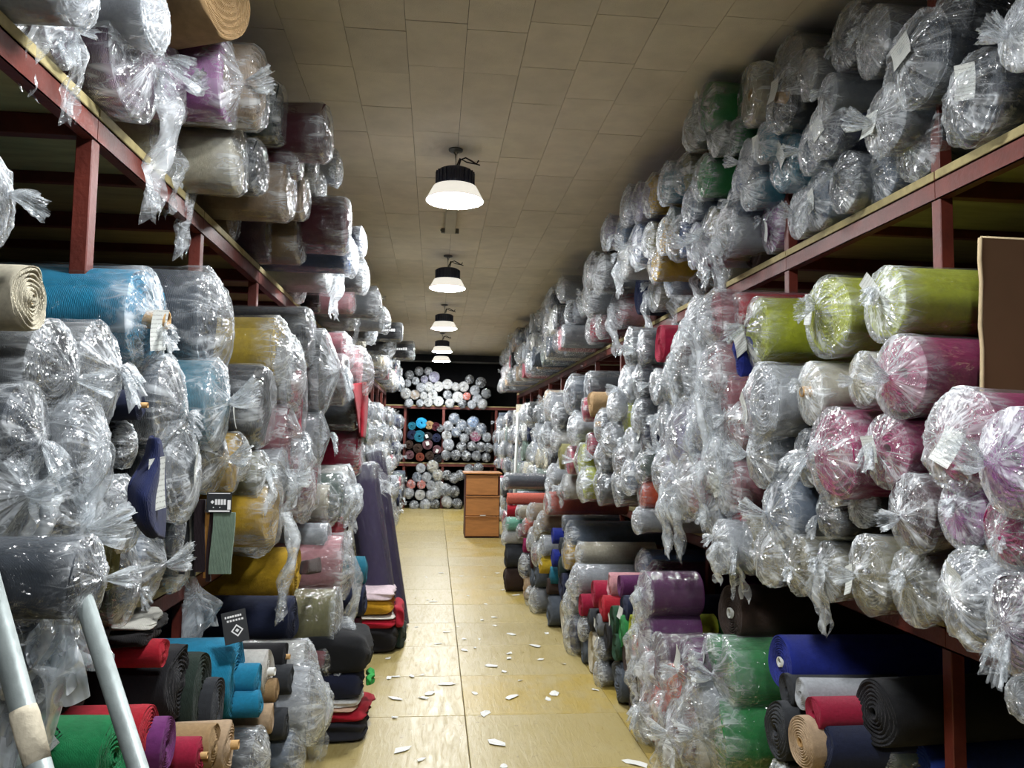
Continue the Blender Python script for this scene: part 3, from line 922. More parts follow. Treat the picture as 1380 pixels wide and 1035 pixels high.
# ------------------------------------------------------------------ rack with the brown sheet: middle shelf
SHELF_Z = SH_M
for a in [
    (1022, 446, 96, 1.5, 'lime', 'Kt', 1.0, None, (-.4, -.3)), (1118, 425, 112, 1.5, 'lime', 'Kt'), (1196, 408, 104, 1.5, 'lime', 'Kt', 1.0, None, (-.1, .4)), (1216, 505, 114, 1.5, 'magenta', 'K'), (1198, 606, 100, 1.5, 'magenta', 'Kt', 1.0, None, (-.3, 0)),
    (1128, 612, 130, 1.46, 'magenta', 'K'), (1165, 510, 76, 1.48, 'cream', 'K'), (1095, 528, 84, 1.46, 'cream', 'Kc'), (1030, 540, 104, 1.4, 'silver', 'Dt'), (1030, 612, 86, 1.44, 'slate', 'K'), (1052, 690, 88, 1.46, 'bluegrey', 'K'), (1092, 615, 76, 1.5, 'slate', 'K'),
    (1120, 690, 66, 1.52, 'charcoal', 'K'), (1165, 680, 56, 1.56, 'black', 'D'), (1042, 748, 76, 1.5, 'khaki', 'D'), (1078, 760, 78, 1.52, 'khaki', 'K'), (1118, 768, 78, 1.54, 'khaki', 'Kh'), (1172, 772, 104, 1.52, 'khaki', 'Kt'), (1236, 788, 104, 1.54, 'khaki', 'K'), (1232, 690, 106, 1.50, 'dusk', 'K'),
    (1302, 590, 138, 1.40, 'magenta', 'Dt', 1.0, None, (.1, -.2)), (1372, 620, 150, 1.34, 'violet', 'K'), (1300, 690, 96, 1.40, 'violet', 'K'), (1362, 715, 100, 1.36, 'magenta', 'K'), (1318, 800, 126, 1.40, 'silver', 'Dt'), (1378, 840, 140, 1.36, 'mauve', 'K'), (1385, 940, 0.01 + 60, 1.36, 'silver', 'D'),
    (992, 420, 54, 1.46, 'red', 'W'), (994, 482, 64, 1.44, 'royal', 'B', .5, None, None, .2, .3), (965, 430, 80, 1.40, 'rose', 'Dh'), (940, 438, 80, 1.36, 'silver', 'Dh'), (962, 500, 84, 1.38, 'rose', 'Dh'), (930, 500, 90, 1.34, 'silver', 'D'), (978, 535, 70, 1.40, 'rose', 'W'), (950, 560, 80, 1.36, 'silver', 'Dh'), (990, 575, 76, 1.42, 'rose', 'Kh'),
    (925, 580, 90, 1.32, 'lilac', 'D'), (965, 620, 80, 1.38, 'silver', 'Dh'), (985, 650, 80, 1.42, 'rose', 'Dt'), (935, 650, 90, 1.34, 'pink', 'Dh'), (912, 660, 80, 1.30, 'silver', 'Dh'), (960, 690, 60, 1.38, 'silver', 'K'), (990, 705, 60, 1.44, 'red', 'K'), (1010, 730, 80, 1.46, 'khaki', 'Kh'), (975, 735, 70, 1.42, 'silver', 'Kh'),
    (918, 470, 54, 1.28, 'dusk', 'Dh'), (890, 463, 54, 1.26, 'crimson', 'B'), (900, 515, 50, 1.28, 'sage', 'K'), (886, 520, 48, 1.26, 'silver', 'K'), (895, 565, 50, 1.28, 'silver', 'Kh'), (896, 606, 44, 1.28, 'maroon', 'K'), (900, 630, 60, 1.28, 'lilac', 'D'),
    (850, 466, 52, 1.2, 'grey', 'K'), (866, 468, 48, 1.24, 'slate', 'K'), (862, 512, 48, 1.24, 'slate', 'K'), (845, 520, 56, 1.22, 'silver', 'K'), (862, 558, 46, 1.24, 'slate', 'D'), (845, 562, 46, 1.22, 'lime', 'W'), (868, 590, 40, 1.26, 'navy', 'Wt'), (866, 628, 42, 1.26, 'sage', 'D'), (866, 667, 38, 1.26, 'orange', 'W'),
    (850, 600, 48, 1.22, 'silver', 'K'), (850, 640, 48, 1.22, 'bluegrey', 'D'), (836, 615, 46, 1.2, 'dusk', 'D'), (834, 655, 50, 1.2, 'grey', 'K'), (862, 700, 34, 1.24, 'silver', 'D'), (795, 525, 52, 1.12, 'charcoal', 'W'), (797, 545, 36, 1.06, 'tan', 'B'), (788, 552, 34, 1.05, 'crimson', 'W'), (812, 572, 44, 1.12, 'slate', 'Dc'), (826, 590, 44, 1.16, 'silver', 'D'),
    (812, 615, 46, 1.14, 'grey', 'K'), (795, 600, 36, 1.10, 'crimson', 'W'), (810, 655, 48, 1.14, 'grey', 'K'), (784, 620, 46, 1.08, 'lime', 'K'), (790, 650, 46, 1.1, 'lime', 'D'), (776, 575, 44, 1.06, 'silver', 'D'), (772, 530, 50, 1.04, 'slate', 'D'), (768, 620, 40, 1.04, 'crimson', 'W'), (830, 545, 44, 1.16, 'silver', 'D'),
    (752, 560, 36, 1.02, 'charcoal', 'D'), (756, 615, 36, 1.02, 'olive', 'B'), (742, 545, 34, 1.0, 'silver', 'D'), (736, 585, 34, 1.0, 'silver', 'Kh'), (750, 590, 34, 1.02, 'white', 'D'), (762, 655, 34, 1.04, 'white', 'Kh'), (745, 640, 30, 1.0, 'silver', 'Dh'),
]:
    E(*a)
# ------------------------------------------------------------------ rack with the brown sheet: floor level
SHELF_Z = 0
for a in [
    (868, 760, 40, 1.52, 'denim', 'D'), (885, 785, 58, 1.54, 'plum', 'D'), (892, 840, 62, 1.54, 'purple', 'Kt'), (985, 826, 78, 1.46, 'brown', 'Bow'), (980, 905, 92, 1.40, 'green', 'K'), (966, 988, 100, 1.34, 'green', 'Kt'), (958, 880, 50, 1.34, 'green', 'Kt'), (1052, 892, 74, 1.48, 'royal', 'Bow'),
    (1048, 985, 84, 1.42, 'charcoal', 'B', .8), (1080, 935, 44, 1.46, 'silver', 'B'), (1060, 930, 46, 1.46, 'charcoal', 'B'), (1096, 962, 46, 1.44, 'crimson', 'B'), (1180, 960, 92, 1.62, 'black', 'B', 1.0, None, None, .08), (1108, 1005, 66, 1.46, 'navy', 'B'), (1080, 1000, 70, 1.40, 'beige', 'Bo'), (1240, 1030, 60, 1.78, 'blue', 'B'), (1195, 1020, 36, 1.68, 'sage', 'D'),
    (870, 800, 60, 1.20, 'plum', 'Kh', 1.0, None, None, None, .3), (866, 850, 70, 1.20, 'purple', 'Dh', 1.0, None, None, None, .3), (890, 890, 70, 1.22, 'mauve', 'Dh', 1.0, None, None, None, .3), (868, 905, 70, 1.18, 'rose', 'Kh', 1.0, None, None, None, .3), (880, 960, 80, 1.18, 'salmon', 'K'), (905, 930, 70, 1.22, 'salmon', 'Dh', 1.0, None, None, None, .3), (915, 985, 80, 1.22, 'rose', 'Kh'), (930, 900, 80, 1.28, 'plum', 'Kt'), (940, 950, 80, 1.28, 'silver', 'Dh'), (935, 1010, 70, 1.26, 'cream', 'Dh'), (900, 1020, 60, 1.2, 'rose', 'D'),
    (868, 1000, 50, 1.15, 'silver', 'D'),
    (802, 758, 26, 1.60, 'cream', 'B'), (810, 772, 30, 1.58, 'red', 'B'), (822, 788, 34, 1.18, 'pink', 'B'), (836, 790, 30, 1.20, 'plum', 'B'), (800, 728, 26, 1.62, 'olive', 'B'), (770, 722, 40, 1.12, 'bluegrey', 'D'), (782, 745, 30, 1.14, 'cream', 'D'), (764, 748, 40, 1.08, 'mustard', 'W'), (842, 822, 40, 1.18, 'navy', 'Bt'), (852, 845, 34, 1.18, 'lime', 'B'),
    (838, 850, 44, 1.16, 'green', 'B'), (826, 836, 40, 1.14, 'dkgreen', 'Bt'), (845, 885, 44, 1.16, 'brown', 'B'), (830, 872, 36, 1.14, 'dkgreen', 'B'), (818, 858, 36, 1.12, 'black', 'B'), (812, 820, 36, 1.12, 'red', 'B'), (800, 800, 36, 1.10, 'crimson', 'B'), (795, 835, 30, 1.1, 'charcoal', 'B'), (806, 842, 30, 1.1, 'grey', 'Bt'), (850, 915, 44, 1.16, 'brown', 'B'), (855, 870, 30, 1.18, 'orange', 'B'),
    (778, 780, 40, 1.08, 'silver', 'Dh'), (770, 808, 36, 1.06, 'silver', 'Dh'), (757, 790, 36, 1.06, 'navy', 'B'), (754, 765, 32, 1.06, 'forest', 'B'), (745, 752, 24, 1.02, 'royal', 'B'), (742, 775, 24, 1.02, 'teal', 'B'), (738, 790, 22, 1.0, 'brown', 'B'), (783, 815, 30, 1.08, 'crimson', 'B'),
    (738, 678, 32, 1.0, 'salmon', 'Wt'), (730, 702, 26, .98, 'tan', 'D'), (745, 722, 22, 1.02, 'royal', 'B'), (722, 715, 26, .96, 'cream', 'Kh'), (732, 735, 28, .98, 'silver', 'Dh'), (728, 760, 26, .96, 'yellow', 'B'), (716, 690, 24, .94, 'beige', 'D'), (714, 730, 22, .94, 'white', 'D'), (708, 708, 20, .92, 'salmon', 'D'), (755, 735, 22, 1.06, 'charcoal', 'B'),
    (760, 705, 22, 1.1, 'slate', 'W'), (720, 748, 20, .95, 'crimson', 'B'), (706, 735, 20, .92, 'magenta', 'B'), (700, 715, 18, .9, 'rose', 'D'), (700, 690, 18, .9, 'cream', 'D'), (684, 672, 16, .8, 'salmon', 'B'), (684, 688, 16, .8, 'red', 'B'), (683, 706, 18, .78, 'mint', 'D'), (680, 724, 18, .76, 'white', 'D'), (682, 648, 22, .8, 'slate', 'D'),
]:
    E(*a)
FARY_L, FARY_R = 7.5, 8.5
sup_n = 0
for a in sorted([q for q in ALL if q['lev'] == 'F'], key=lambda q: q['z']):
    bottom = a['z'] - a['r'][1]
    while bottom > 0.09:
        if any(q is not a and q['side'] == a['side'] and abs(q['y'] - a['y']) < .2 and q['z'] < bottom and bottom - (q['z'] + q['r'][1]) < .07 and abs(q['x'] - a['x']) < .3 for q in ALL):
            break
        hgt = min(0.22, bottom) if bottom > .3 else bottom
        hgt = bottom / max(1, round(bottom / .2))
        sup_n += 1
        roll(a['x'] - (.02 if a['x'] > 0 else -.02) * -1, a['y'], bottom - hgt / 2, max(.09, hgt * .5), hgt * .495, random.Random(sup_n).choice(['navy', 'charcoal', 'brown', 'slate', 'cream', 'dkgreen', 'maroon', 'grey', 'beige']), random.Random(sup_n * 3).choice(['B', 'B', 'D']), seed=900 + sup_n)
        bottom -= hgt
# ------------------------------------------------------------------ rolls filling the rest of each shelf
def lo_hash():
    return RNG.random()


PAL = ['slate', 'grey', 'charcoal', 'black', 'navy', 'silver', 'silver', 'white', 'cream', 'mauve', 'bluegrey', 'slate', 'grey', 'khaki', 'rose', 'sage', 'crimson', 'silver', 'lilac', 'beige']
FARPAL = ['slate', 'grey', 'charcoal', 'silver', 'white', 'cream', 'rose', 'navy', 'sage', 'beige']
FAR = {}


def taken(side, y, z, d=0.24):
    for a in ALL:
        if a['side'] == side and abs(a['y'] - y) < d + a['r'][0] * .4 and abs(a['z'] - z) < d * .8 + a['r'][1] * .3:
            return True
    return False


def fill(side, lev, z0, rows, y0, y1, ylim, xend, pal, bare=0.1):
    s = 'L' if side < 0 else 'R'
    rng = random.Random(side * 100 + rows + int(z0 * 10))
    y = y0
    col_i = 0
    while y < y1:
        pitch = rng.uniform(.29, .36)
        zz = z0
        nr = rows + (rng.random() < .3) - (rng.random() < .25)
        colc = rng.choice(pal)
        for k in range(nr):
            h = rng.uniform(.24, .31)
            zc = zz + h / 2
            zz += h * 0.97
            if zc + h / 2 > (CEIL - .05 if lev == 'U' else ((2.14 if side < 0 else 2.24) if lev == 'M' else SH_M - .1)):
                break
            if rng.random() < .45:
                colc = rng.choice(pal)
            X = side * (xend + rng.uniform(-.1, .1))
            if taken(s, y, zc):
                continue
            if y < ylim:
                kind = 'B' if rng.random() < bare else rng.choice('KKDDW')
                stl = kind + ('t' if rng.random() < .25 else '') + ('h' if kind in 'KD' and rng.random() < .3 else '')
                X2 = X + (side * .16 if y < (7.0 if side < 0 else 8.0) else 0)
                roll(X2, y + rng.uniform(-.03, .03), zc, pitch * .48, h * .5, colc, stl, seed=col_i * 17 + k, lo=y > 6.5, yaw=rng.uniform(-.1, .1), pitch=rng.uniform(-.01, .01))
            else:
                FAR.setdefault((s, lev), []).append((X, y + rng.uniform(-.03, .03), zc, pitch * .48, h * .5, rng.choice(FARPAL + ['charcoal', 'slate', 'navy', 'charcoal']) if rng.random() < .5 else (colc if colc in FARPAL else 'slate'), rng.random() < bare + .12))
        y += pitch
        col_i += 1


fill(-1, 'U', SH_U, 3, 2.0, 17.2, FARY_L, .86, PAL)
fill(-1, 'M', SH_M, 5, 2.0, 17.2, FARY_L, .84, PAL)
fill(-1, 'F', 0.02, 3, 3.6, 17.2, FARY_L, .74, PAL + ['red', 'teal', 'navy', 'black'], .5)
fill(1, 'U', SH_U, 3, 2.4, 16.5, FARY_R, 1.42, PAL)
fill(1, 'M', SH_M, 5, 2.4, 16.5, FARY_R, 1.36, PAL)
fill(1, 'F', 0.02, 3, 3.2, 16.5, FARY_R, 1.32, PAL + ['red', 'green', 'navy', 'black', 'pink'], .6)

# far rolls, too small to pick apart: one joined object per shelf
farmats = {k: fabric_mat('fabric_' + CNAME.get(k, k).replace(' ', '_'), rgb(COL[k])) for k in FARPAL}


def raw(me):
    nv, nf = len(me.vertices), len(me.polygons)
    v = np.empty(nv * 3)
    me.vertices.foreach_get('co', v)
    f = np.empty(nf * 4, dtype=np.int64)
    me.polygons.foreach_get('vertices', f)
    return v.reshape(-1, 3), f.reshape(-1, 4)


RAW_R = [raw(m) for m in ROLLS_LO]
RAW_B = {k: [raw(m) for m in BAGS_LO[k]] for k in 'KD'}
LEVN = dict(U='top shelf', M='middle shelf', F='floor level')
for (s, lev), items in FAR.items():
    rng = random.Random(5)
    V, F, MI, off = [], [], [], 0
    mats = [M['filmfar']] + [farmats[k] for k in FARPAL]
    for (X, y, z, ry, rz, c, bare) in items:
        sx = (ry + rz) / 2
        sg = 1 if X < 0 else -1
        sets = [(rng.choice(RAW_R), 1 + FARPAL.index(c))]
        if not bare:
            sets.append((rng.choice(RAW_B[rng.choice('KD')]), 0))
        for (v, f), mi in sets:
            w = v * np.array([sx * sg, ry * sg, rz]) + np.array([X, y, z])
            V.append(w); F.append(f + off); MI.append(np.full(len(f), mi)); off += len(w)
    V, F, MI = np.concatenate(V), np.concatenate(F), np.concatenate(MI)
    me = bpy.data.meshes.new('distant_fabric_rolls')
    me.vertices.add(len(V)); me.vertices.foreach_set('co', V.ravel())
    me.loops.add(F.size); me.loops.foreach_set('vertex_index', F.ravel().astype(np.int32))
    me.polygons.add(len(F)); me.polygons.foreach_set('loop_start', np.arange(0, F.size, 4, dtype=np.int32))
    for m_ in mats:
        me.materials.append(m_)
    me.polygons.foreach_set('material_index', MI.astype(np.int32))
    me.polygons.foreach_set('use_smooth', np.ones(len(F), dtype=bool))
    me.update(calc_edges=True); me.validate()
    o = link('distant_fabric_rolls', me)
    tag(o, 'distant bagged fabric rolls on the %s of the %s rack' % (LEVN[lev], 'ladder side' if s == 'L' else 'brown sheet side'), 'fabric rolls', 'distant rolls at the far end of the racks')
    o['kind'] = 'stuff'

# ------------------------------------------------------------------ back rack with rolls facing the aisle
YBK = 17.8
R_ = thing('back_rack', 'red steel rack across the far end of the aisle', 'rack', (0, YBK, 0))
for u in (545, 597, 668):
    p = at_y(u, 600, YBK)
    for yy in (0.0, 1.3):
        box_o('post', (p.x - .03, p.x + .03, yy - .03, yy + .03, 0, 2.26), M['steel'], R_, .003)
zb = [at_y(600, v, YBK).z for v in (548, 625)]
for z in zb:
    box_o('rail', (-1.2, 1.9, -.05, -.032, z - .06, z), M['steel'], R_, .002)
    for k in range(3):
        box_o('shelf_board', (-1.2 + 1.03 * k, -.18 + 1.03 * k, -.05, 1.35, z + .001, z + .025), M['ply'], R_, .002)
for (u, v, h, c, stl) in [
    (552, 505, 11, 'grey', 'D'), (565, 500, 11, 'grey', 'D'), (577, 500, 10, 'silver', 'D'), (549, 516, 10, 'silver', 'K'), (560, 513, 10, 'silver', 'K'), (572, 511, 10, 'lilac', 'K'), (585, 508, 15, 'lilac', 'W'), (567, 522, 12, 'silver', 'D'), (578, 521, 13, 'white', 'D'),
    (591, 521, 14, 'white', 'W'), (603, 518, 14, 'white', 'W'), (614, 521, 11, 'white', 'D'), (625, 521, 14, 'white', 'W'), (633, 511, 11, 'charcoal', 'D'), (648, 515, 13, 'black', 'D'), (559, 532, 13, 'beige', 'W'), (571, 533, 10, 'white', 'D'), (583, 532, 13, 'white', 'K'),
    (603, 532, 12, 'grey', 'W'), (617, 535, 15, 'white', 'W'), (629, 534, 11, 'orange', 'W'), (640, 526, 13, 'silver', 'K'), (643, 537, 12, 'silver', 'D'), (547, 530, 14, 'white', 'K'), (566, 543, 10, 'silver', 'K'), (577, 542, 12, 'white', 'K'), (591, 541, 14, 'white', 'W'), (606, 543, 12, 'white', 'D'), (636, 545, 12, 'silver', 'W'), (650, 544, 13, 'white', 'D'), (551, 543, 11, 'silver', 'D'), (655, 530, 12, 'grey', 'D'), (623, 544, 11, 'charcoal', 'D'),
    (612, 564, 14, 'bluegrey', 'D'), (604, 574, 13, 'silver', 'K'), (622, 573, 14, 'bluegrey', 'D'), (638, 569, 15, 'sky', 'D'), (648, 578, 15, 'bluegrey', 'D'), (615, 582, 13, 'bluegrey', 'K'), (602, 587, 13, 'white', 'K'), (626, 590, 12, 'grey', 'K'), (641, 588, 15, 'magenta', 'W'), (656, 589, 12, 'silver', 'K'), (633, 580, 11, 'slate', 'D'),
    (604, 599, 15, 'silver', 'K'), (622, 602, 13, 'charcoal', 'K'), (636, 601, 12, 'grey', 'K'), (648, 602, 12, 'charcoal', 'D'), (658, 603, 12, 'slate', 'K'), (601, 613, 12, 'grey', 'D'), (614, 613, 12, 'charcoal', 'D'), (628, 614, 12, 'charcoal', 'Dt'), (642, 614, 12, 'grey', 'D'), (655, 616, 11, 'charcoal', 'D'),
    (568, 570, 15, '2FA5D8', 'B'), (555, 574, 11, 'teal', 'B'), (579, 573, 12, 'tan', 'B'), (587, 575, 12, 'maroon', 'B'), (593, 577, 10, 'grey', 'B'), (555, 586, 13, 'navy', 'B'), (565, 588, 16, 'teal', 'B'), (577, 588, 12, 'black', 'Bt'), (588, 590, 12, 'navy', 'B'), (551, 599, 12, 'brown', 'B'), (563, 604, 13, 'brown', 'B'), (576, 599, 14, 'dusk', 'Bt'), (589, 606, 12, 'dusk', 'Bt'), (552, 613, 12, 'dusk', 'B'), (566, 616, 12, 'rust', 'B'), (579, 614, 12, 'brown', 'B'), (590, 618, 11, 'black', 'B'),
    (567, 631, 13, 'silver', 'W'), (583, 628, 15, 'cream', 'D'), (562, 643, 13, 'bluegrey', 'W'), (575, 643, 13, 'silver', 'W'), (590, 640, 14, 'cream', 'D'), (554, 653, 12, 'salmon', 'W'), (568, 653, 12, 'salmon', 'W'), (581, 654, 13, 'silver', 'W'), (592, 655, 13, 'white', 'K'), (602, 640, 12, 'black', 'K'), (612, 644, 12, 'slate', 'D'),
    (551, 664, 13, 'silver', 'D'), (566, 667, 14, 'white', 'W'), (580, 667, 12, 'silver', 'D'), (588, 664, 14, 'white', 'K'), (600, 660, 16, 'grey', 'D'), (612, 662, 14, 'charcoal', 'K'), (573, 680, 14, 'silver', 'Dt'), (586, 679, 12, 'charcoal', 'K'), (602, 676, 14, 'white', 'D'), (616, 678, 12, 'charcoal', 'D'), (558, 681, 12, 'grey', 'D'), (620, 640, 12, 'charcoal', 'D'), (632, 632, 12, 'slate', 'D'), (645, 630, 12, 'grey', 'D'),
]:
    p = at_y(u, v, YBK - .12)
    hh = h * p.y / FPX / 2
    cc = c
    if c not in COL:
        COL['sky_cap'] = c
        CNAME['sky_cap'] = 'bright cyan'
        cc = 'sky_cap'
    roll(p.x, p.y, p.z, hh, hh, cc, stl, seed=u * 3 + v, lo=True, facing=0, shelf='U' if v < 550 else ('M' if v < 624 else 'F'), length=1.2)

# ------------------------------------------------------------------ labels: look first, then the place on the shelf
RACKN = dict(L='ladder rack', R='brown-sheet rack', B='back rack')
LOOK = dict(K='knotted clear bag', D='loose crumpled bag', W='tight clear wrap')
for side in 'LRB':
    for lev in 'UMF':
        its = [a for a in ALL if a['side'] == side and a['lev'] == lev]
        z0 = {'U': SH_U, 'M': SH_M, 'F': 0.0}[lev] if side != 'B' else {'U': zb[0], 'M': zb[1], 'F': 0.0}[lev]
        rows = {}
        for a in its:
            rows.setdefault(max(0, int((a['z'] - z0) / (0.28 if side != 'B' else 0.2))), []).append(a)
        for rk, row in rows.items():
            row.sort(key=lambda a: a['y'] if side != 'B' else a['x'])
            for n_, a in enumerate(row):
                lvn = {'U': 'top shelf', 'M': 'middle shelf', 'F': 'floor level'}[lev]
                look = ('bare %s fabric roll' % a['col']) if a['kind'] == 'B' else ('%s roll in %s' % (a['col'], LOOK[a['kind']]))
                a['o']['label'] = '%s, %s of %s, %s row, %s along' % (look, lvn, RACKN[side], ordn[min(rk, 39)], ordn[min(n_, 39)])
                a['o']['group'] = 'fabric rolls on the %s of the %s' % (lvn, RACKN[side])

# ------------------------------------------------------------------ other things
FAB = fabric_mat('plain_cloth', None, 7.0)


def folded_me(w, d, h, seed, layers=4, sag=0.1, name='folded_cloth'):
    """folded length of cloth: slab w (x) by d (y) by h (z), base centre at the origin, layer edges showing"""
    rng = random.Random(seed)
    a, b = 22, 64
    th = np.arange(b) * 2 * PI / b
    cs, sn = np.cos(th), np.sin(th)
    e = 0.42
    py = np.sign(cs) * np.abs(cs) ** e
    pz = np.sign(sn) * np.abs(sn) ** e
    P = []
    p = [rng.uniform(0, 6.28) for _ in range(8)]
    for i in range(a):
        s = -1 + 2 * i / (a - 1)
        es = (1 - abs(s) ** 8) ** 0.5 if abs(s) < 1 else 0.02
        gro = 0.035 * np.abs(np.sin(layers * PI * (pz * .5 + .5))) * (np.abs(cs) > .5)
        x = s * w / 2 * (1 + 0.04 * np.sin(3 * pz * layers + p[0])) + 0.01 * np.sin(5 * py + p[1])
        y = py * d / 2 * (0.93 + gro + 0.05 * np.sin(2 * s + 4 * pz + p[2])) * (0.6 + 0.4 * es)
        z = h / 2 + pz * h / 2 * (0.25 + 0.75 * es) + (sag * h * (np.sin(2.2 * s + p[3]) * .5 + 0.4 * np.sin(3 * py + 2 * s + p[4]))) * (pz > 0)
        P.append(np.stack([x, y, np.maximum(z, 0.001)], 1))
    me = grid_me(name, np.array(P), [FAB])
    bm = bmesh.new(); bm.from_mesh(me)
    bmesh.ops.holes_fill(bm, edges=bm.edges[:], sides=0)
    bm.to_mesh(me); bm.free()
    me.polygons.foreach_set('use_smooth', [True] * len(me.polygons))
    return me


def folded(label, w, d, h, loc, col, seed, rz=0.0, layers=4, group=None, rx=0.0):
    o = link('folded_cloth', folded_me(w, d, h, seed, layers), None, loc, (rx, 0, rz), col=rgb(COL.get(col, col)))
    return tag(o, label, 'folded fabric', group)


# stack with the pale pink fold on top
pa = at_z(494, 884, 0.0)
XA, YA = pa.x, pa.y + 0.24
z = 0.0
for lab, w, h, c, dx, rz, ly in [
    ('black folded fabric at the bottom of the pink-topped floor stack', .40, .19, '17161A', 0.01, .02, 3), ('red folded fabric between black and mustard in the pink-topped stack', .40, .075, 'B0142C', .015, -.05, 2),
    ('white folded fabric edge under the mustard fold of the pink-topped stack', .385, .03, 'D9D5CB', .0, .03, 1), ('mustard folded fabric in the pink-topped floor stack', .37, .115, 'C08E1E', -.012, .0, 3),
    ('pale pink folded fabric on top of the mustard fold', .385, .07, 'D6C2C8', -.01, .02, 1)]:
    folded(lab, w, .46, h, (XA + dx, YA, z), c, int(h * 1000), rz, ly, 'folded fabrics in the pink-topped floor stack')
    z += h * 0.93
folded('red and white rolled-up cloth at the aisle end of the pink-topped stack', .07, .40, .16, (XA + .215, YA + .03, 0.17), 'A81C30', 91, .05, 3)
folded('dark green crumpled cloth beside the pink-topped stack', .07, .3, .17, (XA + .225, YA + .05, 0.0), '20302A', 92, -.05, 3)

# stack with the black bundle on top
pb = at_z(440, 1004, 0.0)
XB, YB_ = pb.x, pb.y + 0.2
z = 0.0
for lab, w, h, c, dx, rz, ly in [
    ('charcoal folded fabric at the bottom of the black-topped floor stack', .37, .11, '25262E', 0.0, .03, 2), ('red folded fabric low in the black-topped floor stack', .37, .06, 'A31226', .02, -.08, 1),
    ('peach folded fabric sheet in the black-topped floor stack', .32, .022, 'D9B49C', -.01, -.10, 1), ('white printed fabric sheet in the black-topped floor stack', .34, .035, 'CFCFCB', -.015, .10, 1),
    ('navy folded fabric in the black-topped floor stack', .35, .14, '171B30', -.015, .03, 2), ('black bulky fabric bundle on top of the floor stack', .38, .21, '151619', .01, .0, 2)]:
    folded(lab, w, .42, h, (XB + dx, YB_, z), c, int(h * 1000) + 3, rz, ly, 'folded fabrics in the black-topped floor stack')
    z += h * 0.93
folded('small green cloth scrap poking out of the black-topped stack', .03, .2, .05, (XB + .2, YB_, .26), '2FA045', 95, 0.1, 1)

# two long dark purple rolls leaning on the rack
for lab, (bu, bv), (tu, tv), y, rad in [('thick dark purple film-wrapped roll leaning upright against the ladder rack', (519, 858), (487, 632), 6.2, .128),
                                         ('thin dark purple film-wrapped roll leaning behind the thick one', (538, 838), (505, 612), 6.75, .085)]:
    b = at_y(bu, bv, y); b.z = 0.01
    t_ = at_y(tu, tv, y + .15)
    ax = (t_ - b)
    L_ = ax.length
    rt = thing('leaning_fabric_roll', lab, 'fabric roll', b, (0, 0, 0), 'purple rolls leaning on the rack')
    qq = ax.to_track_quat('X', 'Z')
    rt.rotation_mode = 'QUATERNION'
    rt.rotation_quaternion = qq
    link('cloth', ROLLS[0], rt, (L_, 0, 0), (0, 0, 0), (L_ / LEN, rad, rad), rgb('3E3550'))
    link('wrapping_film', BAGS['W'][0], rt, (L_, 0, 0), (0, 0, 0), (L_ / LEN, rad, rad))
    link('film_tail', BAGS['K'][1], rt, (L_ + rad * .2, 0, 0), (0, 0, 0), (rad * .14, rad * 1.02, rad * 1.02))
    link('film_tail', TAILS[1], rt, (L_ + .05, -rad, 0), (0, PI / 2 + .2, .4), (rad * 1.6, rad * 1.6, rad * 1.3))

# cabinet at the end of the aisle
c0 = at_z(626, 725, 0.0)
yc = c0.y
c1 = at_y(673, 720, yc).x
hc = at_y(650, 637, yc).z
cb_ = thing('drawer_cabinet', 'orange wood three-drawer cabinet standing in the aisle near the back rack', 'cabinet', ((c0.x + c1) / 2, yc, 0))
w = c1 - c0.x
for nm, b, mt in [('side_panel', (-w / 2, -w / 2 + .02, .02, .6, 0, hc - .025), M['cabdark']), ('side_panel', (w / 2 - .02, w / 2, .02, .6, 0, hc - .025), M['cabdark']),
                  ('back_panel', (-w / 2 + .021, w / 2 - .021, .585, .6, .02, hc - .026), M['cabdark']), ('base', (-w / 2 + .022, w / 2 - .022, .04, .58, .0, .03), M['cabdark']),
                  ('top', (-w / 2 - .035, w / 2 + .03, -.02, .61, hc - .024, hc), M['cabwood'])]:
    box_o(nm, b, mt, cb_, .003)
dz = (hc - .06) / 3
for k in range(3):
    inset = (0.0, 0.0, 0.025)[k]
    f = box_o('drawer', (-w / 2 + .012, w / 2 - .012 - (.0 if k < 2 else .02), -.012 + inset, .012 + inset, .03 + k * dz, .03 + (k + 1) * dz - .012), M['cabwood'], cb_, .003)
    box_o('drawer_lip', (-w / 2 + .006, w / 2 - .004, -.028 + inset, -.0125 + inset, .03 + (k + 1) * dz - .03, .03 + (k + 1) * dz - .012), M['cabwood'], f, .003)
sc_ = box_o('paper_scrap', (-.06, .03, -.045, -.03, 0, .012), M['scrap'])
sc_.location = ((c0.x + c1) / 2 + .02, yc, .03 + dz + .0)
tag(sc_, 'small white paper bit stuck on the lower drawer lip of the cabinet', 'paper')

# white pole
b = at_z(690, 738, 0.0)
t_ = at_y(698, 556, b.y + .1)
o = link('white_pole', tube_me('white_pole', [b, t_], .022, M['whitepaint'], 12))
tag(o, 'thin white pole standing upright by the far bags beside the cabinet', 'pole')

# ladder beside the near rack
def line_ext(p, q, z0, z1):
    d = q - p
    return p + d * ((z0 - p.z) / d.z), p + d * ((z1 - p.z) / d.z)


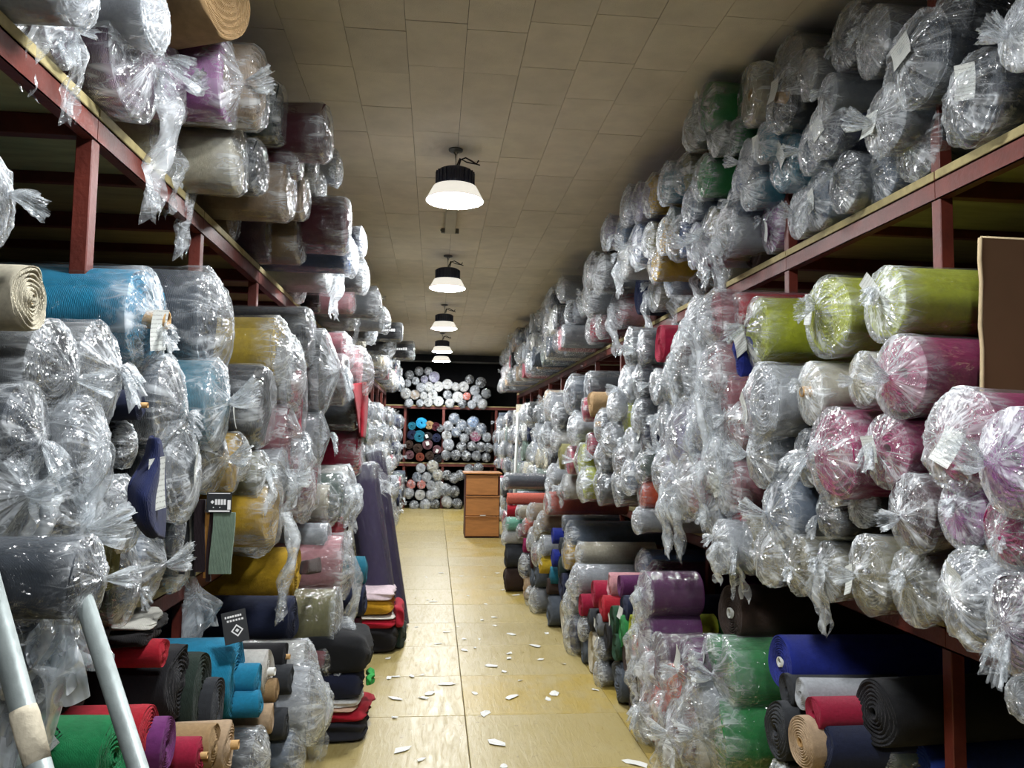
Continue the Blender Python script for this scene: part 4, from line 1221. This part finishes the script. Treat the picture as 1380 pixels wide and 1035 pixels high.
n1, n2 = at_y(-1, 838, 1.18), at_y(54, 1040, 1.12)
f1, f2 = at_y(114, 812, 1.52), at_y(186, 1035, 1.44)
na, nb = line_ext(n1, n2, 0.01, n1.z + .25)
fa, fb_ = line_ext(f1, f2, 0.01, f1.z + .01)
lad = thing('ladder', 'grey galvanised tube ladder leaning on the near rack, one rail taped', 'ladder', (na + fa) / 2)
off = (na + fa) / 2
TU = lambda nm, pts, r_, m_: link(nm, tube_me(nm, [Vector(p) - off for p in pts], r_, m_, 16), lad)
TU('rail', [na, nb], .0165, M['galv'])
TU('rail', [fa, fb_], .0165, M['galv'])
for k in range(4):
    s = 0.10 + 0.19 * k
    TU('rung', [na.lerp(nb, s), fa.lerp(fb_, s)], .012, M['galv'])
tp1 = at_y(24, 955, 1.145); tp2 = at_y(46, 1027, 1.125)
P1 = na.lerp(nb, (tp1.z - na.z) / (nb.z - na.z)); P2 = na.lerp(nb, (tp2.z - na.z) / (nb.z - na.z))
TU('masking_tape', [P1, P1.lerp(P2, .15), P1.lerp(P2, .5), P2], [.0168, .0182, .0178, .0168], M['masktape'])
dd = (P2 - P1)

# torn clear sack hanging behind the ladder
ps = at_x(78, 806, -.84)
sk = thing('plastic_sack', 'torn clear plastic sack hanging limp behind the ladder rails', 'sack', (ps.x, ps.y, ps.z - .3))
k = ps.y / FPX
s1 = sheet_me(71, 'cloudy', 175 * k, 95 * k, 60 * k)
for j_, (dx, dy, rz) in enumerate([(0, 0, -1.2), (-.05, -.03, -1.45), (.0, .03, -.9)]):
    link('film_sheet', sheet_me(71 + j_, 'cloudy' if j_ < 2 else 'film', (180, 150, 120)[j_] * k, 90 * k, 62 * k), sk, (dx, dy, .3), (0, 0.05 * j_, rz), (.35, 1, 1))

# brown cardboard sheet standing on the middle shelf
cs = at_y(1316, 322, 2.2)
cr = thing('cardboard_sheet', 'tall brown cardboard sheet standing on edge against the near post', 'cardboard', (cs.x + .3, 2.2, SH_M))
hh = cs.z - SH_M
P_ = boxes('panel', [(-.3, .42, -.006, .006, 0.001, hh)], M['cardboard'])
link('panel', P_, cr, (0, 0, 0), (0, .012, 0))
ev = []
for i in range(19):
    zz = hh * i / 18
    ev.append((-.303 + .003 * math.sin(i * 2.1), .001 * math.sin(i), zz))
link('frayed_edge', tube_me('frayed_edge', ev, .007, M['cardedge'], 6), cr, (0, 0, 0), (0, .012, 0))
link('frayed_edge', tube_me('frayed_edge', [(-.3, 0, hh), (0, 0, hh + .002), (.42, 0, hh)], .0065, M['cardedge'], 6), cr, (0, 0, 0), (0, .012, 0))

# hanging fabric swatches with a black header card
hp = at_x(288, 690, -.76)
k = hp.y / FPX
sw = thing('swatch_hanger', 'bunch of folded fabric swatches hanging under a black header card with white print', 'fabric swatches', (hp.x, hp.y, hp.z - 80 * k))


def strip(x0, x1, h, y, col, seed, top=80, wav=.004, th=.006):
    rng = random.Random(seed)
    a = 16
    P = []
    for i in range(a):
        s = i / (a - 1)
        zz = (top - h * s) * k
        sh_ = wav * math.sin(4 * s + seed)
        P.append([(x0 * k + sh_, y - th, zz), (x1 * k + sh_, y - th, zz), (x1 * k + sh_, y + th, zz), (x0 * k + sh_, y + th, zz)])
    me = grid_me('swatch', np.array(P), [FAB])
    bm = bmesh.new(); bm.from_mesh(me)
    bmesh.ops.holes_fill(bm, edges=bm.edges[:], sides=0)
    bm.to_mesh(me); bm.free()
    for pl in me.polygons:
        pl.use_smooth = False
    return link('swatch', me, sw, col=rgb(col))


strip(0, 27, 78, -.012, '6E8272', 1)
strip(-5, 1, 88, -.004, '2A1A1C', 2)
strip(-10, -4, 84, .004, 'C08A45', 3, wav=.002)
strip(-22, -9, 92, -.002, '1C1016', 4, top=96)
strip(-27, -21, 90, .006, '2B2D2C', 5, top=88)
strip(-32, -27, 84, .012, '8E8E84', 6, top=82, wav=.008)
strip(-38, -31, 80, .016, '26282A', 7, top=80, wav=.01)
link('header_card', boxes('header_card', [(-7 * k, 24 * k, -.0225, -.0195, 80 * k, 106 * k)], M['blacktag']), sw)
pr = [(-5 * k, 22 * k, -.0235, -.0228, 104 * k, 105 * k), (-4 * k, 22 * k, -.0235, -.0228, 81 * k, 83 * k)]
for j_ in range(4):
    pr.append(((3.5 + j_ * 3.6) * k, (6.2 + j_ * 3.6) * k, -.0235, -.0228, 90 * k, 97 * k))
pr += [((20 - 1) * k, 23 * k, -.0235, -.0228, 84 * k, 96 * k), (1 * k, 2.4 * k, -.0235, -.0228, 86 * k, 87.4 * k), (9 * k, 10.4 * k, -.0235, -.0228, 86 * k, 87.4 * k)]
link('header_print', boxes('header_print', pr, M['ink']), sw)
dm_ = boxes('header_print', [(-1.7 * k, 1.7 * k, -.0004, .0004, -1.7 * k, 1.7 * k)], M['ink'])
link('header_print', dm_, sw, (0.2 * k, -.0232, 93.5 * k), (0, PI / 4, 0))

# black card with white print behind the teal roll
cp = at_x(320, 866, -.74)
k = cp.y / FPX
cd = thing('sample_card', 'tilted black sample card with white lettering and a diamond mark behind the teal roll', 'card', cp, (-.25, -.22, .1))
link('card', boxes('card', [(-15 * k, 15 * k, -.002, .002, 0, 40 * k)], M['blacktag']), cd)
pr = [((-11 + 3.1 * i) * k, (-9 + 3.1 * i + (.6 if i % 3 else 0)) * k, -.0032, -.0022, 32 * k, 34.5 * k) for i in range(7)]
pr += [((-9 + 3.6 * i) * k, (-6.6 + 3.6 * i) * k, -.0032, -.0022, 27 * k, 29.4 * k) for i in range(6)]
link('print', boxes('print', pr, M['ink']), cd)
link('print', boxes('print', [(-5 * k, 5 * k, -.0005, .0005, -5 * k, -3.6 * k), (-5 * k, 5 * k, -.0005, .0005, 3.6 * k, 5 * k), (-5 * k, -3.6 * k, -.0005, .0005, -3.6 * k, 3.6 * k), (3.6 * k, 5 * k, -.0005, .0005, -3.6 * k, 3.6 * k), (-1.6 * k, 1.6 * k, -.0005, .0005, -1.6 * k, 1.6 * k)], M['ink']),
     cd, (2 * k, -.0027, 15 * k), (0, PI / 4, 0), (1.1, 1, 1.1))


# draped cloths
def drape(label, pts_l, pts_r, X, col, seed, bulge=.05, name='draped_cloth'):
    """cloth hanging between two pixel edges (top to bottom), thickened"""
    rng = random.Random(seed)
    n, m_ = len(pts_l), 14
    P = []
    for i in range(n):
        for ss in (0, .5):
            if i == n - 1 and ss:
                break
            L2 = Vector(pts_l[i]).lerp(Vector(pts_l[min(i + 1, n - 1)]), ss)
            R2 = Vector(pts_r[i]).lerp(Vector(pts_r[min(i + 1, n - 1)]), ss)
            row = []
            for j in range(m_):
                s = j / (m_ - 1)
                q = L2.lerp(R2, s)
                xx = X + bulge * math.sin(PI * s) * (1 if X < 0 else -1) + .014 * math.sin(7 * s + seed + i * .6)
                row.append(at_x(q.x, q.y, xx))
            P.append(row)
    P = np.array(P)
    base = P.reshape(-1, 3).min(0); mid = P.reshape(-1, 3).mean(0)
    org = np.array([mid[0], mid[1], base[2]])
    me = grid_me('cloth', P - org, [FAB], wrap=False)
    o = link(name, me, None, tuple(org), col=rgb(col))
    md = o.modifiers.new('thick', 'SOLIDIFY'); md.thickness = .012
    sb = o.modifiers.new('smooth', 'SUBSURF'); sb.levels = 1; sb.render_levels = 1
    tag(o, label, 'cloth')
    return o


dn = drape('navy cloth draped down between the knotted bags under the navy roll', [(204, 586), (190, 620), (168, 655), (178, 690), (202, 722)], [(212, 590), (219, 640), (220, 680), (219, 715), (217, 728)], -.76, '121C44', 3, .03)
tgp = at_x(211, 652, -.715)
link('paper_tag', TAG, dn, tgp - dn.location, (.1, 0, -.25), (.05, .07, .1))
drape('dark brown cloth piece hanging beside the pink bagged roll', [(408, 756), (405, 776)], [(430, 750), (432, 772)], -.60, '3A2726', 6, .02)
drape('red cloth hanging down past the dark wrapped rolls', [(470, 517), (476, 535), (480, 560), (483, 588)], [(494, 514), (495, 535), (494, 562), (491, 592)], -.56, '8E1022', 8, .01)
fo = at_x(190, 872, -.90)
folded('black folded fabric lying on the black roll under the near bags', .12, .34, .05, (fo.x - .05, fo.y + .12, fo.z), '1C1A1B', 41, .1, 3)
folded('white folded sheet curling over black fabric under the near bags', .13, .3, .022, (fo.x - .06, fo.y + .12, fo.z + .05), 'B9B7AE', 42, .16, 1)

# film scrap stuck on a post
fp = at_x(262, 800, -1.02)
o = link('film_scrap', sheet_me(55, 'cloudy', .11, .07, .02), None, fp, (0, 0, -.8), (.3, 1, 1))
tag(o, 'small torn film scrap stuck on the rack post above the teal roll', 'film')

# paper scraps trodden on the floor
SP = [(655, 390), (770, 355), (720, 335), (585, 357), (640, 452), (690, 443), (500, 500), (570, 527), (630, 528), (755, 508), (850, 555), (748, 582), (870, 608), (672, 632), (725, 655), (570, 570), (612, 562), (300, 675), (365, 672), (405, 668),
      (275, 680), (505, 703), (300, 760), (435, 740), (410, 758), (755, 755), (925, 740), (900, 762), (650, 820), (705, 938), (330, 960), (400, 1000), (725, 1025), (1240, 1015), (270, 604), (745, 602), (470, 545), (455, 380), (385, 480), (690, 475),
      (895, 505), (735, 240), (560, 280), (650, 285), (610, 740), (1085, 727), (295, 835), (30 + 300, 115), (700, 268), (480, 268), (420, 285), (425, 375), (440, 380), (960, 625), (790, 690), (540, 480)]
BIG = {21, 22, 23, 25, 26, 28, 29, 30, 33, 13, 1, 9, 10}
r = random.Random(12)
scraps = []
for i, (a, b_) in enumerate(SP):
    u, v = 430 + a / 2.915, 680 + b_ / 2.915
    p = at_z(u, v, 0.004)
    s = r.uniform(.05, .075) if i in BIG else r.uniform(.02, .045)
    n = 7
    V = [(0, 0, .003)]
    for j in range(n):
        w_ = 2 * PI * j / n + r.uniform(-.3, .3)
        q = r.uniform(.6, 1.1)
        V.append((math.cos(w_) * s * q * 1.0, math.sin(w_) * s * q * .55, r.uniform(.0, .006)))
    F = [(0, 1 + j, 1 + (j + 1) % n) for j in range(n)]
    o = link('paper_scrap', me_from('paper_scrap', V, F, [M['scrap']], False), None, (p.x, p.y, .0015), (0, 0, r.uniform(0, 6)))
    scraps.append((p.y, p.x > .21, o))
scraps.sort(key=lambda a: a[0])
for sd_ in (False, True):
    for n_, a in enumerate([q for q in scraps if q[1] == sd_]):
        tag(a[2], 'torn white paper scrap on the aisle floor, %s side of the seam, %s from near' % ('brown-sheet' if sd_ else 'ladder-rack', ordn[n_]), 'paper scrap', 'paper scraps on the aisle floor')

# lettered tag on the emerald roll
em = [a for a in ALL if a['col'] == 'emerald'][0]
root = em['o']
ry, rz = em['r']
tgo = link('lettered_tag', TAG, root, (-.14, -ry * .80, rz * 1.70), (-.85, 0.35, PI / 2 - .15), (.05, .075, .06))
fc = bpy.data.curves.new('lettering', 'FONT')
fc.body = '15T0464'
fc.size = .42
fc.extrude = .004
fc.align_x = 'CENTER'
tmp = bpy.data.objects.new('lettering', fc)
C.objects.link(tmp)
bpy.context.view_layer.update()
tme = bpy.data.meshes.new_from_object(tmp.evaluated_get(bpy.context.evaluated_depsgraph_get()))
bpy.data.objects.remove(tmp)
tme.materials.clear(); tme.materials.append(M['blackink'])
lt = link('lettering', tme, tgo, (.07, -.28, -.02), (PI / 2, -PI / 2, PI / 2), (.75, 1.4, 1))

# white lettering strips (too small to read) on the two black wrapped rolls jutting out far along the ladder rack
for a in ALL:
    if a['col'] == 'black' and a['kind'] == 'W' and a['x'] > -.5:
        ry, rz = a['r']
        s = (ry + rz) / 2
        rr_ = random.Random(4)
        bs = [(-s * (2.2 - .22 * i), -s * (2.2 - .22 * i) + s * .15, -.003, .003, -s * .1, s * (.1 if rr_.random() < .6 else .16)) for i in range(8)]
        link('lettering', boxes('lettering', bs, M['ink']), a['o'], (0, -ry * 1.045, rz * 1.05))
